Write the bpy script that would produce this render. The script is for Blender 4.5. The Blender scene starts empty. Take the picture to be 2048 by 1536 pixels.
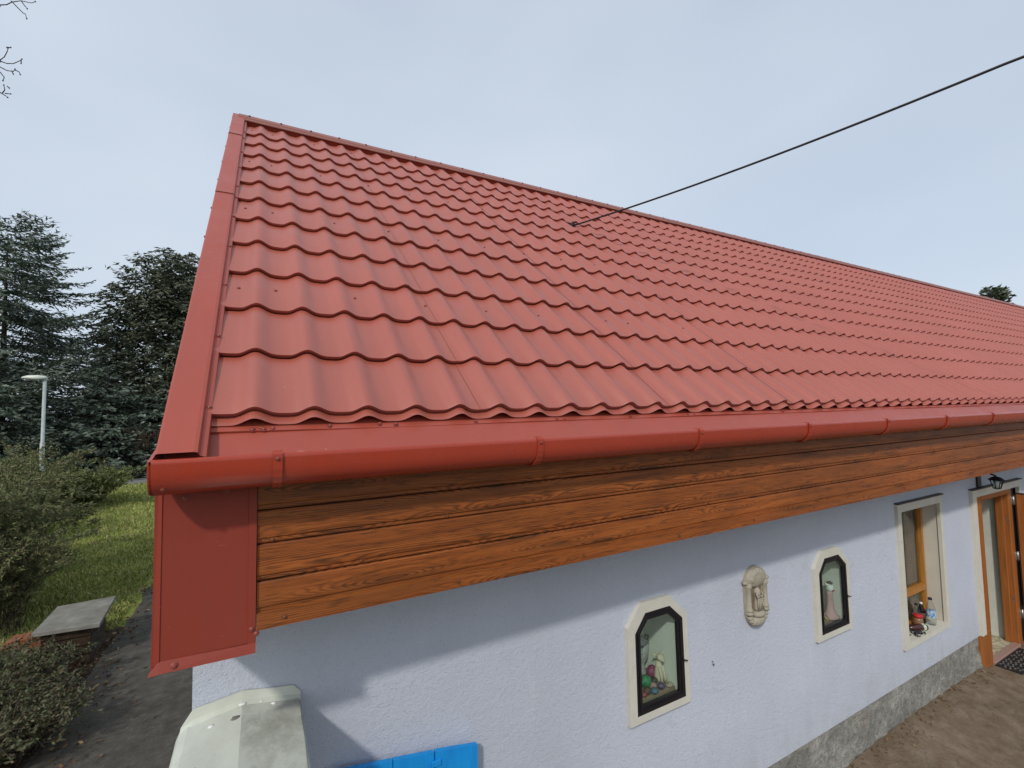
import bpy, math, random
import numpy as np
from mathutils import Vector, Matrix

rnd = random.Random(7)
rng = np.random.default_rng(11)
sc = bpy.context.scene
col = sc.collection
R = math.radians

# ------------------------------------------------------------------ camera
CAM = np.array([0.0194, -1.7760, 2.9893])
YAW, PITCH, ROLL = R(-28.4224), R(3.2036), R(-1.2028)
cw, sw, cp, sp = math.cos(YAW), math.sin(YAW), math.cos(PITCH), math.sin(PITCH)
fwd = np.array([-sw * cp, cw * cp, sp]); r0 = np.array([cw, sw, 0.0]); u0 = np.cross(r0, fwd)
right = math.cos(ROLL) * r0 + math.sin(ROLL) * u0
up = -math.sin(ROLL) * r0 + math.cos(ROLL) * u0
cam_d = bpy.data.cameras.new('camera')
cam_d.sensor_fit = 'HORIZONTAL'; cam_d.sensor_width = 36.0
cam_d.lens = 929.057 / 2048 * 36.0
cam_d.clip_start = 0.05; cam_d.clip_end = 2000
cam = bpy.data.objects.new('camera', cam_d); col.objects.link(cam)
cam.matrix_world = Matrix(((right[0], up[0], -fwd[0], CAM[0]), (right[1], up[1], -fwd[1], CAM[1]),
                           (right[2], up[2], -fwd[2], CAM[2]), (0, 0, 0, 1)))
sc.camera = cam

# ------------------------------------------------------------------ sky and sun
SUN_TO = Vector((-0.94, -1.0, 1.09)).normalized()       # direction towards the sun
elev = math.asin(SUN_TO.z); azim = math.atan2(SUN_TO.x, SUN_TO.y)
w = bpy.data.worlds.new('World'); sc.world = w; w.use_nodes = True
nt = w.node_tree; nt.nodes.clear()
wo = nt.nodes.new('ShaderNodeOutputWorld'); bg = nt.nodes.new('ShaderNodeBackground')
sky = nt.nodes.new('ShaderNodeTexSky'); sky.sky_type = 'NISHITA'; sky.sun_disc = False
sky.sun_elevation = elev; sky.sun_rotation = azim
sky.air_density = 1.0; sky.dust_density = 3.0; sky.ozone_density = 1.0; sky.altitude = 150
# thin high cloud veil over the whole sky, in the sky's own units
tc = nt.nodes.new('ShaderNodeTexCoord'); mp = nt.nodes.new('ShaderNodeMapping')
mp.inputs['Scale'].default_value = (1.0, 1.0, 2.2)
n1 = nt.nodes.new('ShaderNodeTexNoise'); n1.inputs['Scale'].default_value = 1.6
n1.inputs['Detail'].default_value = 3; n1.inputs['Roughness'].default_value = 0.45
rp = nt.nodes.new('ShaderNodeValToRGB')
rp.color_ramp.elements[0].position = 0.25; rp.color_ramp.elements[0].color = (0.70, 0.70, 0.70, 1)
rp.color_ramp.elements[1].position = 0.75; rp.color_ramp.elements[1].color = (0.97, 0.97, 0.97, 1)
mx = nt.nodes.new('ShaderNodeMix'); mx.data_type = 'RGBA'
mx.inputs[7].default_value = (4.36, 4.93, 5.66, 1)
L = nt.links.new
L(tc.outputs['Generated'], mp.inputs['Vector']); L(mp.outputs[0], n1.inputs['Vector'])
L(n1.outputs['Fac'], rp.inputs[0]); L(rp.outputs[0], mx.inputs[0])
L(sky.outputs[0], mx.inputs[6]); L(mx.outputs[2], bg.inputs['Color'])
bg.inputs['Strength'].default_value = 0.150
L(bg.outputs[0], wo.inputs[0])

sun_d = bpy.data.lights.new('sun', 'SUN'); sun_d.energy = 2.0; sun_d.angle = R(3.0); sun_d.color = (1.0, 0.95, 0.88)
sun = bpy.data.objects.new('sun', sun_d); col.objects.link(sun)
sun.rotation_euler = SUN_TO.to_track_quat('Z', 'Y').to_euler()
sun.location = (-10, -10, 20)

sc.view_settings.view_transform = 'Standard'; sc.view_settings.look = 'None'
sc.view_settings.exposure = 0.0; sc.view_settings.gamma = 1.0
sc.view_settings.use_curve_mapping = False
sc.render.engine = 'CYCLES'
sc.render.resolution_x = 1024; sc.render.resolution_y = 768

# ------------------------------------------------------------------ material helpers
class NT:
    def __init__(s, name):
        s.m = bpy.data.materials.new(name); s.m.use_nodes = True
        s.t = s.m.node_tree; s.n = s.t.nodes; s.b = s.n['Principled BSDF']; s.out = s.n['Material Output']
    def new(s, ty, **kw):
        n = s.n.new(ty)
        for k, v in kw.items():
            if hasattr(n, k): setattr(n, k, v)
        return n
    def link(s, a, b): s.t.links.new(a, b)
    def val(s, sock, v):
        if isinstance(v, (int, float)): sock.default_value = v
        elif isinstance(v, tuple): sock.default_value = v
        else: s.link(v, sock)
    def coord(s, kind='Object', scale=(1, 1, 1), loc=(0, 0, 0), rot=(0, 0, 0)):
        c = s.new('ShaderNodeTexCoord'); m = s.new('ShaderNodeMapping')
        m.inputs['Scale'].default_value = scale; m.inputs['Location'].default_value = loc
        m.inputs['Rotation'].default_value = rot
        if kind == 'World':
            g = s.new('ShaderNodeNewGeometry'); s.link(g.outputs['Position'], m.inputs['Vector'])
        else: s.link(c.outputs[kind], m.inputs['Vector'])
        return m.outputs[0]
    def noise(s, vec, scale=5, detail=4, rough=0.55, dist=0.0):
        n = s.new('ShaderNodeTexNoise'); s.link(vec, n.inputs['Vector'])
        n.inputs['Scale'].default_value = scale; n.inputs['Detail'].default_value = detail
        n.inputs['Roughness'].default_value = rough; n.inputs['Distortion'].default_value = dist
        return n.outputs['Fac']
    def voro(s, vec, scale=5, feature='F1', rand=1.0, dims='3D', out='Distance'):
        n = s.new('ShaderNodeTexVoronoi'); n.feature = feature; n.voronoi_dimensions = dims
        s.link(vec, n.inputs['Vector']); n.inputs['Scale'].default_value = scale
        n.inputs['Randomness'].default_value = rand
        return n.outputs[out]
    def ramp(s, fac, stops, interp='LINEAR'):
        n = s.new('ShaderNodeValToRGB'); s.link(fac, n.inputs[0]); e = n.color_ramp.elements
        n.color_ramp.interpolation = interp
        while len(e) < len(stops): e.new(0.5)
        for i, (p, c) in enumerate(stops):
            e[i].position = p
            e[i].color = (c, c, c, 1) if isinstance(c, (int, float)) else (*c[:3], 1)
        return n.outputs[0]
    def mix(s, fac, a, b, mode='MIX'):
        n = s.new('ShaderNodeMix'); n.data_type = 'RGBA'; n.blend_type = mode
        s.val(n.inputs[0], fac)
        for i, v in ((6, a), (7, b)):
            if isinstance(v, tuple): n.inputs[i].default_value = (*v[:3], 1)
            else: s.link(v, n.inputs[i])
        return n.outputs[2]
    def math(s, op, a, b=0.0, c=0.0):
        n = s.new('ShaderNodeMath'); n.operation = op
        for i, v in enumerate((a, b, c)): s.val(n.inputs[i], v)
        return n.outputs[0]
    def bump(s, h, strength=0.3, dist=0.01, normal=None):
        n = s.new('ShaderNodeBump'); n.inputs['Strength'].default_value = strength
        n.inputs['Distance'].default_value = dist; s.link(h, n.inputs['Height'])
        if normal is not None: s.link(normal, n.inputs['Normal'])
        return n.outputs[0]
    def base(s, c): s.val(s.b.inputs['Base Color'], (*c[:3], 1) if isinstance(c, tuple) else c)
    def set(s, rough=None, spec=None, metal=None, normal=None, coat=None):
        if rough is not None: s.val(s.b.inputs['Roughness'], rough)
        if spec is not None: s.val(s.b.inputs['Specular IOR Level'], spec)
        if metal is not None: s.val(s.b.inputs['Metallic'], metal)
        if normal is not None: s.link(normal, s.b.inputs['Normal'])
        if coat is not None: s.b.inputs['Coat Weight'].default_value = coat
        return s.m

def simple(name, c, rough=0.6, spec=0.4, var=0.15, scale=20, bump=0.0, metal=0.0):
    t = NT(name); v = t.coord('World')
    n = t.noise(v, scale, 4, 0.6)
    lo = tuple(x * (1 - var) for x in c); hi = tuple(min(1, x * (1 + var)) for x in c)
    t.base(t.ramp(n, [(0.3, lo), (0.7, hi)]))
    nb = t.bump(t.noise(v, scale * 6, 3), bump, 0.004) if bump else None
    return t.set(rough, spec, metal, nb)

M = {}
def red_paint(name, c, rough, spec, dirt=0.35):
    t = NT(name); v = t.coord('World')
    big = t.noise(v, 1.3, 4, 0.6)
    basec = t.ramp(big, [(0.3, tuple(x * 0.93 for x in c)), (0.7, tuple(min(1, x * 1.05) for x in c))])
    fine = t.noise(v, 260, 2, 0.6)
    basec = t.mix(t.ramp(fine, [(0.45, 0.0), (0.75, 0.22)]), basec, tuple(x * 1.35 + 0.01 for x in c))
    # pale dust specks and a few fine scratches
    vd = t.voro(v, 26, 'F1', 1.0)
    g = t.ramp(t.noise(v, 3.1, 3), [(0.56, 0.0), (0.66, 1.0)])
    speck = t.math('MULTIPLY', t.ramp(vd, [(0.05, 1.0), (0.085, 0.0)]), g)
    basec = t.mix(t.math('MULTIPLY', speck, dirt), basec, (0.62, 0.52, 0.46))
    st_ = t.noise(t.coord('World', (16, 0.9, 0.9)), 1.0, 4, 0.65)
    basec = t.mix(t.ramp(st_, [(0.45, 0.0), (0.8, 0.30)]), basec, tuple(x * 0.72 + 0.015 for x in c))
    basec = t.mix(t.ramp(t.noise(v, 0.45, 3, 0.6), [(0.4, 0.0), (0.7, 0.22)]), basec, tuple(x * 0.9 + 0.035 for x in c))
    vs = t.coord('World', (7, 60, 60), (0, 0, 0), (0.5, 0.3, 0.9))
    scr = t.ramp(t.noise(vs, 2.0, 2, 0.5), [(0.735, 0.0), (0.75, 0.5)])
    basec = t.mix(t.math('MULTIPLY', scr, g), basec, (0.5, 0.26, 0.2))
    t.base(basec)
    ro = t.ramp(t.noise(v, 6, 4, 0.65), [(0.3, rough - 0.05), (0.7, rough + 0.08)])
    nb = t.bump(t.noise(v, 330, 2, 0.5), 0.06, 0.002)
    nb = t.bump(t.noise(v, 4.5, 2, 0.5), 0.16, 0.02, nb)
    return t.set(ro, spec, 0.0, nb)
M['tile'] = red_paint('tile_red_coating', (0.355, 0.080, 0.050), 0.42, 0.9)
_b = M['tile'].node_tree.nodes['Principled BSDF']   # thin film of pale dust on the coating
_b.inputs['Sheen Weight'].default_value = 0.08; _b.inputs['Sheen Roughness'].default_value = 0.45; _b.inputs['Sheen Tint'].default_value = (1.0, 0.86, 0.80, 1)
M['trim_red'] = red_paint('flashing_red_coating', (0.345, 0.064, 0.039), 0.42, 0.5)
M['gutter'] = red_paint('gutter_red_enamel', (0.35, 0.042, 0.020), 0.24, 0.45, 0.3)
M['box_red'] = red_paint('cladding_red_coating', (0.245, 0.036, 0.020), 0.50, 0.30, 0.25)
M['screw_red'] = simple('red_screw_heads', (0.24, 0.048, 0.032), 0.4, 0.5)
M['dark'] = simple('dark_void', (0.012, 0.011, 0.010), 0.9, 0.1)

def stucco():
    t = NT('lavender_stucco'); v = t.coord('World')
    c0 = (0.545, 0.58, 0.665)
    big = t.noise(v, 0.9, 5, 0.6)
    b = t.ramp(big, [(0.25, tuple(x * 0.93 for x in c0)), (0.5, c0), (0.75, tuple(x * 1.05 for x in c0))])
    # darker pits and pale grains of the thrown plaster
    pit = t.voro(v, 95, 'F1')
    pm = t.ramp(t.noise(v, 40, 2), [(0.44, 0.0), (0.56, 1.0)])
    pits = t.math('MULTIPLY', t.ramp(pit, [(0.14, 1.0), (0.34, 0.0)]), pm)
    b = t.mix(t.math('MULTIPLY', pits, t.ramp(t.noise(v, 55, 3, 0.7), [(0.35, 0.0), (0.7, 0.75)])), b, (0.22, 0.23, 0.25))
    gr = t.noise(v, 170, 3, 0.6)
    b = t.mix(t.ramp(gr, [(0.56, 0.0), (0.74, 0.35)]), b, (0.70, 0.73, 0.77))
    # pale smeared patches and soft damp greying
    vv = t.coord('World', (2.2, 1, 0.8))
    pale = t.ramp(t.noise(vv, 2.3, 5, 0.65, 0.3), [(0.60, 0.0), (0.74, 0.35)])
    b = t.mix(pale, b, (0.68, 0.71, 0.76))
    gy = t.ramp(t.noise(t.coord('World', (1.2, 1, 0.5), (4, 0, 2)), 1.7, 4, 0.6), [(0.5, 0.0), (0.75, 0.35)])
    b = t.mix(gy, b, (0.46, 0.49, 0.54))
    # rain splash and dust low on the wall, a few hairline cracks
    sx = t.new('ShaderNodeSeparateXYZ'); gg = t.new('ShaderNodeNewGeometry'); t.link(gg.outputs['Position'], sx.inputs[0])
    low = t.math('MULTIPLY', t.ramp(t.math('MULTIPLY', sx.outputs['Z'], 0.5), [(0.20, 1.0), (0.42, 0.0)]), t.ramp(t.noise(t.coord('World', (2.5, 1, 1.2)), 2.0, 5, 0.7), [(0.35, 0.0), (0.7, 0.55)]))
    b = t.mix(low, b, (0.40, 0.41, 0.42))
    nz = t.new('ShaderNodeTexNoise'); t.link(v, nz.inputs['Vector']); nz.inputs['Scale'].default_value = 2.5; nz.inputs['Detail'].default_value = 4
    ad = t.new('ShaderNodeVectorMath'); ad.operation = 'MULTIPLY_ADD'; t.link(nz.outputs['Color'], ad.inputs[0]); ad.inputs[1].default_value = (0.6, 0.6, 0.6); t.link(t.coord('World', (0.55, 1, 0.35)), ad.inputs[2])
    ck = t.math('MULTIPLY', t.ramp(t.voro(ad.outputs[0], 1.0, 'DISTANCE_TO_EDGE'), [(0.0012, 0.22), (0.003, 0.0)]), t.ramp(t.noise(v, 0.9, 3), [(0.52, 0.0), (0.6, 1.0)]))
    b = t.mix(ck, b, (0.25, 0.26, 0.29))
    t.base(b)
    h = t.math('ADD', t.noise(v, 120, 4, 0.7), t.math('MULTIPLY', t.noise(v, 38, 3, 0.6), 0.9))
    nb = t.bump(h, 0.7, 0.008)
    return t.set(0.93, 0.15, 0.0, nb)
M['stucco'] = stucco()

def plinth_mat():
    t = NT('rough_cement_plinth'); v = t.coord('World')
    b = t.ramp(t.noise(v, 16, 7, 0.75), [(0.3, (0.20, 0.195, 0.17)), (0.5, (0.31, 0.30, 0.27)), (0.7, (0.46, 0.445, 0.40))])
    b = t.mix(t.ramp(t.noise(v, 70, 3, 0.7), [(0.5, 0.0), (0.75, 0.6)]), b, (0.52, 0.50, 0.44))
    b = t.mix(1.0, b, t.ramp(t.noise(v, 3.0, 4, 0.6), [(0.35, 0.72), (0.65, 1.15)]), 'MULTIPLY')
    rub = t.ramp(t.noise(t.coord('World', (1.4, 1, 1.0), (3, 1, 0)), 2.2, 4, 0.6), [(0.6, 0.0), (0.72, 0.6)])
    b = t.mix(rub, b, (0.34, 0.25, 0.18))
    pit = t.ramp(t.voro(v, 60), [(0.12, 1.0), (0.3, 0.0)])
    pit = t.math('MULTIPLY', pit, t.ramp(t.noise(v, 25, 2), [(0.45, 0), (0.6, 1)]))
    b = t.mix(t.math('MULTIPLY', pit, 0.75), b, (0.05, 0.048, 0.045))
    t.base(b)
    h = t.math('ADD', t.noise(v, 60, 5, 0.75), t.math('MULTIPLY', t.noise(v, 14, 3), 1.2))
    return t.set(0.95, 0.1, 0, t.bump(h, 1.0, 0.02))
M['plinth'] = plinth_mat()

def wood_board():
    t = NT('printed_wood_board'); 
    c = t.new('ShaderNodeTexCoord'); s = t.new('ShaderNodeSeparateXYZ'); t.link(c.outputs['Object'], s.inputs[0])
    x, z = s.outputs['X'], s.outputs['Z']
    # knots: one per cell, cells as high as a board and about a metre long
    cb = t.new('ShaderNodeCombineXYZ')
    t.link(t.math('MULTIPLY', x, 1.45), cb.inputs[0])
    t.link(t.math('MULTIPLY', t.math('ADD', z, -2.338 + 0.02), 8.9), cb.inputs[1])
    vn = t.new('ShaderNodeTexVoronoi'); vn.voronoi_dimensions = '2D'; t.link(cb.outputs[0], vn.inputs['Vector'])
    vn.inputs['Scale'].default_value = 1.0; vn.inputs['Randomness'].default_value = 0.75
    # stretched offset from the knot centre
    sub = t.new('ShaderNodeVectorMath'); sub.operation = 'SUBTRACT'
    t.link(cb.outputs[0], sub.inputs[0]); t.link(vn.outputs['Position'], sub.inputs[1])
    s2 = t.new('ShaderNodeSeparateXYZ'); t.link(sub.outputs[0], s2.inputs[0])
    dx = t.math('MULTIPLY', s2.outputs[0], 2.5); dz = t.math('MULTIPLY', s2.outputs[1], 4.2)
    d2 = t.math('ADD', t.math('MULTIPLY', dx, dx), t.math('MULTIPLY', dz, dz))
    k = t.math('EXPONENT', t.math('MULTIPLY', d2, -1.0))
    kt = t.math('EXPONENT', t.math('MULTIPLY', d2, -7.0))
    vx = t.coord('Object', (1.3, 1, 9))
    wob = t.noise(vx, 1.0, 4, 0.55)
    vx2 = t.coord('Object', (4.5, 1, 34))
    wob2 = t.noise(vx2, 1.0, 4, 0.6)
    ph = t.math('ADD', t.math('MULTIPLY', z, 140), t.math('MULTIPLY', wob, 7.0))
    ph = t.math('ADD', ph, t.math('MULTIPLY', wob2, 0.8))
    ph = t.math('ADD', ph, t.math('MULTIPLY', k, 10.0))
    tri = t.math('PINGPONG', ph, 0.5)
    line = t.ramp(tri, [(0.0, 1.0), (0.14, 0.6), (0.32, 0.0)])
    strong = t.ramp(t.noise(t.coord('Object', (0.8, 1, 7), (5, 0, 0)), 1.0, 4, 0.6), [(0.36, 0.18), (0.64, 0.85)])
    strong = t.math('MAXIMUM', strong, k)
    line = t.math('MULTIPLY', line, strong)
    vb = t.coord('Object', (2.0, 1, 40))
    b = t.ramp(t.noise(vb, 1.0, 6, 0.7), [(0.28, (0.17, 0.044, 0.010)), (0.48, (0.33, 0.088, 0.017)), (0.72, (0.47, 0.142, 0.028))])
    pat = t.ramp(t.noise(t.coord('Object', (0.7, 1, 5), (2, 0, 1)), 1.0, 3, 0.6), [(0.4, 0.0), (0.75, 0.6)])
    b = t.mix(pat, b, (0.17, 0.058, 0.014))
    b = t.mix(t.math('MULTIPLY', line, 0.92), b, (0.028, 0.010, 0.003))
    # short dark fibre strokes
    fib = t.ramp(t.noise(t.coord('Object', (9, 1, 150)), 1.0, 3, 0.6), [(0.54, 0.0), (0.68, 0.8)])
    b = t.mix(fib, b, (0.06, 0.022, 0.006))
    b = t.mix(t.math('MULTIPLY', kt, 0.65), b, (0.09, 0.030, 0.008))
    oi = t.new('ShaderNodeObjectInfo'); b = t.mix(1.0, b, t.ramp(oi.outputs['Random'], [(0.0, 0.82), (1.0, 1.12)]), 'MULTIPLY')
    tone = t.ramp(t.noise(t.coord('Object', (0.55, 1, 0.4), (9, 0, 0)), 1.0, 3), [(0.35, 0.80), (0.65, 1.12)]); b = t.mix(1.0, b, tone, 'MULTIPLY')
    t.base(b)
    h = t.math('ADD', line, t.noise(t.coord('Object', (6, 1, 120)), 1.0, 3))
    return t.set(0.5, 0.35, 0, t.bump(h, 0.15, 0.003))
M['board'] = wood_board()

def door_wood(name, c):
    t = NT(name); v = t.coord('World', (30, 30, 2.0))
    b = t.ramp(t.noise(v, 1.5, 5, 0.65), [(0.3, tuple(x * 0.72 for x in c)), (0.7, tuple(x * 1.15 for x in c))])
    t.base(b); return t.set(0.42, 0.4, 0, t.bump(t.noise(v, 3, 4), 0.12, 0.003))
M['doorwood'] = door_wood('varnished_orange_wood', (0.34, 0.115, 0.028))
M['sashwood'] = door_wood('varnished_honey_wood', (0.42, 0.18, 0.035))

def cream(name, c, dirt=0.3):
    t = NT(name); v = t.coord('World')
    b = t.ramp(t.noise(v, 7, 5, 0.6), [(0.3, tuple(x * 0.9 for x in c)), (0.7, c)])
    dm = t.ramp(t.noise(v, 13, 5, 0.7), [(0.55, 0.0), (0.78, dirt)])
    b = t.mix(dm, b, (0.33, 0.30, 0.24)); t.base(b)
    return t.set(0.7, 0.3, 0, t.bump(t.noise(v, 90, 3), 0.2, 0.004))
M['surround'] = cream('cream_stone_surround', (0.62, 0.60, 0.52))
M['niche_in'] = cream('pale_niche_plaster', (0.74, 0.76, 0.70), 0.15)
M['reveal'] = cream('beige_reveal_plaster', (0.56, 0.53, 0.45))
M['hall'] = cream('pale_green_hall_plaster', (0.66, 0.68, 0.60), 0.1)
M['shelf'] = cream('tan_shelf', (0.30, 0.23, 0.16), 0.4)
M['ceramic'] = cream('weathered_cream_ceramic', (0.40, 0.365, 0.29), 0.75)
_n = M['ceramic'].node_tree.nodes
for _q in _n:
    if _q.type == 'BUMP': _q.inputs['Strength'].default_value = 0.8; _q.inputs['Distance'].default_value = 0.006
M['black'] = simple('black_frame_paint', (0.010, 0.009, 0.012), 0.35, 0.45)
M['metal_dark'] = simple('dark_iron', (0.02, 0.018, 0.018), 0.45, 0.5)
M['steel'] = simple('steel_hinge', (0.45, 0.44, 0.42), 0.35, 0.5, 0.2, 40, 0, 0.8)
M['white_pl'] = simple('white_plastic', (0.75, 0.75, 0.72), 0.4, 0.5)
M['curtain'] = simple('brown_curtain_cloth', (0.15, 0.085, 0.06), 0.9, 0.1, 0.4, 6)
M['interior'] = simple('dim_interior', (0.10, 0.075, 0.06), 0.9, 0.1)

def glass(name, tint=(0.9, 0.95, 0.93), rough=0.02):
    t = NT(name); t.n.remove(t.b)
    tr = t.new('ShaderNodeBsdfTransparent'); tr.inputs[0].default_value = (*tint, 1)
    gl = t.new('ShaderNodeBsdfGlossy'); gl.inputs['Roughness'].default_value = rough
    lw = t.new('ShaderNodeLayerWeight'); lw.inputs[0].default_value = 0.5
    fr = t.math('ADD', t.math('MULTIPLY', t.math('POWER', lw.outputs['Facing'], 4.0), 0.85), 0.035)
    mxs = t.new('ShaderNodeMixShader'); t.link(fr, mxs.inputs[0])
    t.link(tr.outputs[0], mxs.inputs[1]); t.link(gl.outputs[0], mxs.inputs[2]); t.link(mxs.outputs[0], t.out.inputs[0])
    return t.m
M['glass'] = glass('clear_pane')
M['pet'] = glass('clear_bottle_plastic', (0.86, 0.9, 0.9), 0.08)
M['amber'] = glass('brown_bottle_plastic', (0.30, 0.18, 0.10), 0.08)

def cap_metal(name, amount):
    t = NT(name); v = t.coord('World')
    c = (0.60, 0.63, 0.55)
    b = t.ramp(t.noise(v, 5, 5, 0.6), [(0.3, tuple(x * 0.92 for x in c)), (0.7, c)])
    dm = t.ramp(t.noise(t.coord('World', (1, 0.7, 1)), 6.5, 6, 0.72), [(0.40, 0.0), (0.72, amount)])
    b = t.mix(dm, b, (0.22, 0.20, 0.145))
    sp = t.math('MULTIPLY', t.ramp(t.voro(v, 34), [(0.07, 1.0), (0.11, 0.0)]), t.ramp(t.noise(v, 9, 2), [(0.55, 0), (0.62, 1)]))
    b = t.mix(t.math('MULTIPLY', sp, 0.7), b, (0.15, 0.13, 0.10))
    t.base(b); return t.set(0.55, 0.35, 0, t.bump(t.noise(v, 4, 3), 0.2, 0.02))
M['cap'] = cap_metal('painted_cap_sheet', 0.25)
M['cap_dirty'] = cap_metal('painted_cap_sheet_stained', 0.8)
def blue_paint():
    t = NT('bright_blue_paint'); v = t.coord('World', (1, 1, 0.25))
    b = t.ramp(t.noise(v, 22, 5, 0.65), [(0.3, (0.006, 0.24, 0.66)), (0.7, (0.010, 0.33, 0.80))])
    ch = t.ramp(t.noise(v, 60, 3), [(0.7, 0.0), (0.78, 0.6)])
    b = t.mix(ch, b, (0.1, 0.13, 0.16)); t.base(b)
    return t.set(0.5, 0.35, 0, t.bump(t.noise(v, 60, 3), 0.15, 0.004))
M['blue'] = blue_paint()

def earth(name, stops, scale, bump=0.5, specks=None, cracks=0.0):
    t = NT(name); v = t.coord('World')
    b = t.ramp(t.noise(v, scale, 7, 0.65), stops)
    b2 = t.ramp(t.noise(v, scale * 0.18, 3, 0.6), [(0.35, 0.88), (0.65, 1.10)])
    b = t.mix(1.0, b, b2, 'MULTIPLY')
    if specks:
        sp = t.math('MULTIPLY', t.ramp(t.voro(v, 40), [(0.12, 1.0), (0.2, 0.0)]), t.ramp(t.noise(v, 7, 3), [(0.5, 0), (0.62, 0.8)]))
        b = t.mix(sp, b, specks)
    if cracks:
        vv = t.new('ShaderNodeVectorMath'); vv.operation = 'ADD'
        nz = t.new('ShaderNodeTexNoise'); t.link(v, nz.inputs['Vector']); nz.inputs['Scale'].default_value = 3.0
        nz.inputs['Detail'].default_value = 4
        sc_ = t.new('ShaderNodeVectorMath'); sc_.operation = 'SCALE'; sc_.inputs['Scale'].default_value = 0.5
        t.link(nz.outputs['Color'], sc_.inputs[0]); t.link(v, vv.inputs[0]); t.link(sc_.outputs[0], vv.inputs[1])
        e = t.voro(vv.outputs[0], 1.1, 'DISTANCE_TO_EDGE')
        b = t.mix(t.ramp(e, [(0.004, cracks), (0.014, 0.0)]), b, (0.035, 0.028, 0.022))
    t.base(b)
    h = t.math('ADD', t.noise(v, scale * 7, 5, 0.7), t.noise(v, scale, 3))
    return t.set(0.95, 0.15, 0, t.bump(h, bump, 0.02))
M['yard'] = earth('trodden_brown_yard', [(0.3, (0.135, 0.098, 0.065)), (0.5, (0.18, 0.136, 0.094)), (0.72, (0.235, 0.188, 0.138))], 9.0, 0.45, (0.30, 0.25, 0.18), 0.22)
M['asphalt'] = earth('old_asphalt', [(0.3, (0.058, 0.052, 0.042)), (0.55, (0.088, 0.081, 0.068)), (0.75, (0.13, 0.121, 0.104))], 9, 0.5, (0.16, 0.15, 0.14))
M['soil'] = earth('leafy_soil', [(0.3, (0.035, 0.026, 0.017)), (0.55, (0.075, 0.055, 0.035)), (0.75, (0.13, 0.095, 0.06))], 8, 0.9, (0.18, 0.11, 0.05))
M['lawn'] = earth('mossy_lawn', [(0.28, (0.14, 0.15, 0.035)), (0.5, (0.18, 0.215, 0.046)), (0.66, (0.24, 0.235, 0.068)), (0.8, (0.34, 0.28, 0.13))], 2.6, 0.9)
M['far_ground'] = earth('far_meadow', [(0.3, (0.07, 0.08, 0.03)), (0.7, (0.12, 0.12, 0.055))], 0.6, 0.3)
M['concrete'] = earth('weathered_concrete', [(0.3, (0.15, 0.14, 0.115)), (0.55, (0.23, 0.22, 0.19)), (0.75, (0.31, 0.30, 0.27))], 4, 0.4, (0.10, 0.09, 0.07))
M['oldplank'] = earth('old_dark_planks', [(0.3, (0.025, 0.017, 0.012)), (0.7, (0.075, 0.05, 0.032))], 12, 0.6)
M['brick'] = earth('orange_brick', [(0.3, (0.20, 0.075, 0.035)), (0.7, (0.36, 0.16, 0.085))], 10, 0.6)
M['road'] = earth('distant_grey_road', [(0.3, (0.15, 0.15, 0.145)), (0.7, (0.21, 0.21, 0.20))], 4, 0.2)

def leafmat(name, cols, rough=0.6, spec=0.3):
    t = NT(name); g = t.new('ShaderNodeNewGeometry')
    n = len(cols)
    b = t.ramp(g.outputs['Random Per Island'], [(i / max(1, n - 1), c) for i, c in enumerate(cols)])
    p = t.ramp(t.noise(t.coord('World'), 1.1, 3), [(0.3, 0.75), (0.7, 1.2)])
    t.base(t.mix(1.0, b, p, 'MULTIPLY'))
    return t.set(rough, spec)
M['blue_spruce'] = leafmat('blue_spruce_needles', [(0.055, 0.080, 0.060), (0.118, 0.152, 0.120), (0.092, 0.126, 0.085), (0.22, 0.255, 0.215)])
M['dark_fir'] = leafmat('dark_fir_needles', [(0.042, 0.055, 0.036), (0.084, 0.100, 0.062), (0.14, 0.155, 0.098)])
M['juniper'] = leafmat('juniper_sprays', [(0.085, 0.115, 0.034), (0.13, 0.165, 0.052), (0.19, 0.19, 0.07), (0.065, 0.085, 0.030)])
M['shrub'] = leafmat('shrub_leaves', [(0.075, 0.105, 0.036), (0.13, 0.165, 0.058), (0.19, 0.185, 0.075), (0.14, 0.10, 0.055)])
M['cover'] = leafmat('ground_cover_leaves', [(0.045, 0.060, 0.026), (0.085, 0.105, 0.042), (0.085, 0.078, 0.040), (0.13, 0.10, 0.055)])
M['hedge'] = leafmat('dark_hedge_leaves', [(0.018, 0.026, 0.014), (0.035, 0.045, 0.024), (0.05, 0.045, 0.028)])
M['litter'] = leafmat('dry_leaf_litter', [(0.12, 0.062, 0.03), (0.19, 0.11, 0.052), (0.08, 0.05, 0.03), (0.28, 0.20, 0.10)])
M['grass'] = leafmat('grass_blades', [(0.17, 0.20, 0.040), (0.23, 0.29, 0.062), (0.31, 0.32, 0.095), (0.46, 0.39, 0.20)])
M['bark'] = earth('brown_bark', [(0.3, (0.035, 0.026, 0.02)), (0.7, (0.10, 0.08, 0.062))], 14, 0.8)
M['twig'] = simple('grey_brown_twigs', (0.085, 0.066, 0.052), 0.85, 0.15, 0.3)
M['twig_dark'] = simple('dark_bare_twigs', (0.05, 0.042, 0.042), 0.85, 0.15, 0.3)
M['galv'] = simple('pale_grey_lamp_post', (0.36, 0.40, 0.38), 0.45, 0.4, 0.12, 8)
M['lamphead'] = simple('pale_lamp_housing', (0.62, 0.66, 0.60), 0.4, 0.4, 0.08, 8)
M['cable'] = simple('black_cable', (0.012, 0.012, 0.014), 0.5, 0.4)
M['rubber'] = simple('black_rubber', (0.018, 0.018, 0.018), 0.7, 0.3)
M['mat_wear'] = simple('grey_worn_rubber', (0.14, 0.135, 0.125), 0.8, 0.2)
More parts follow.
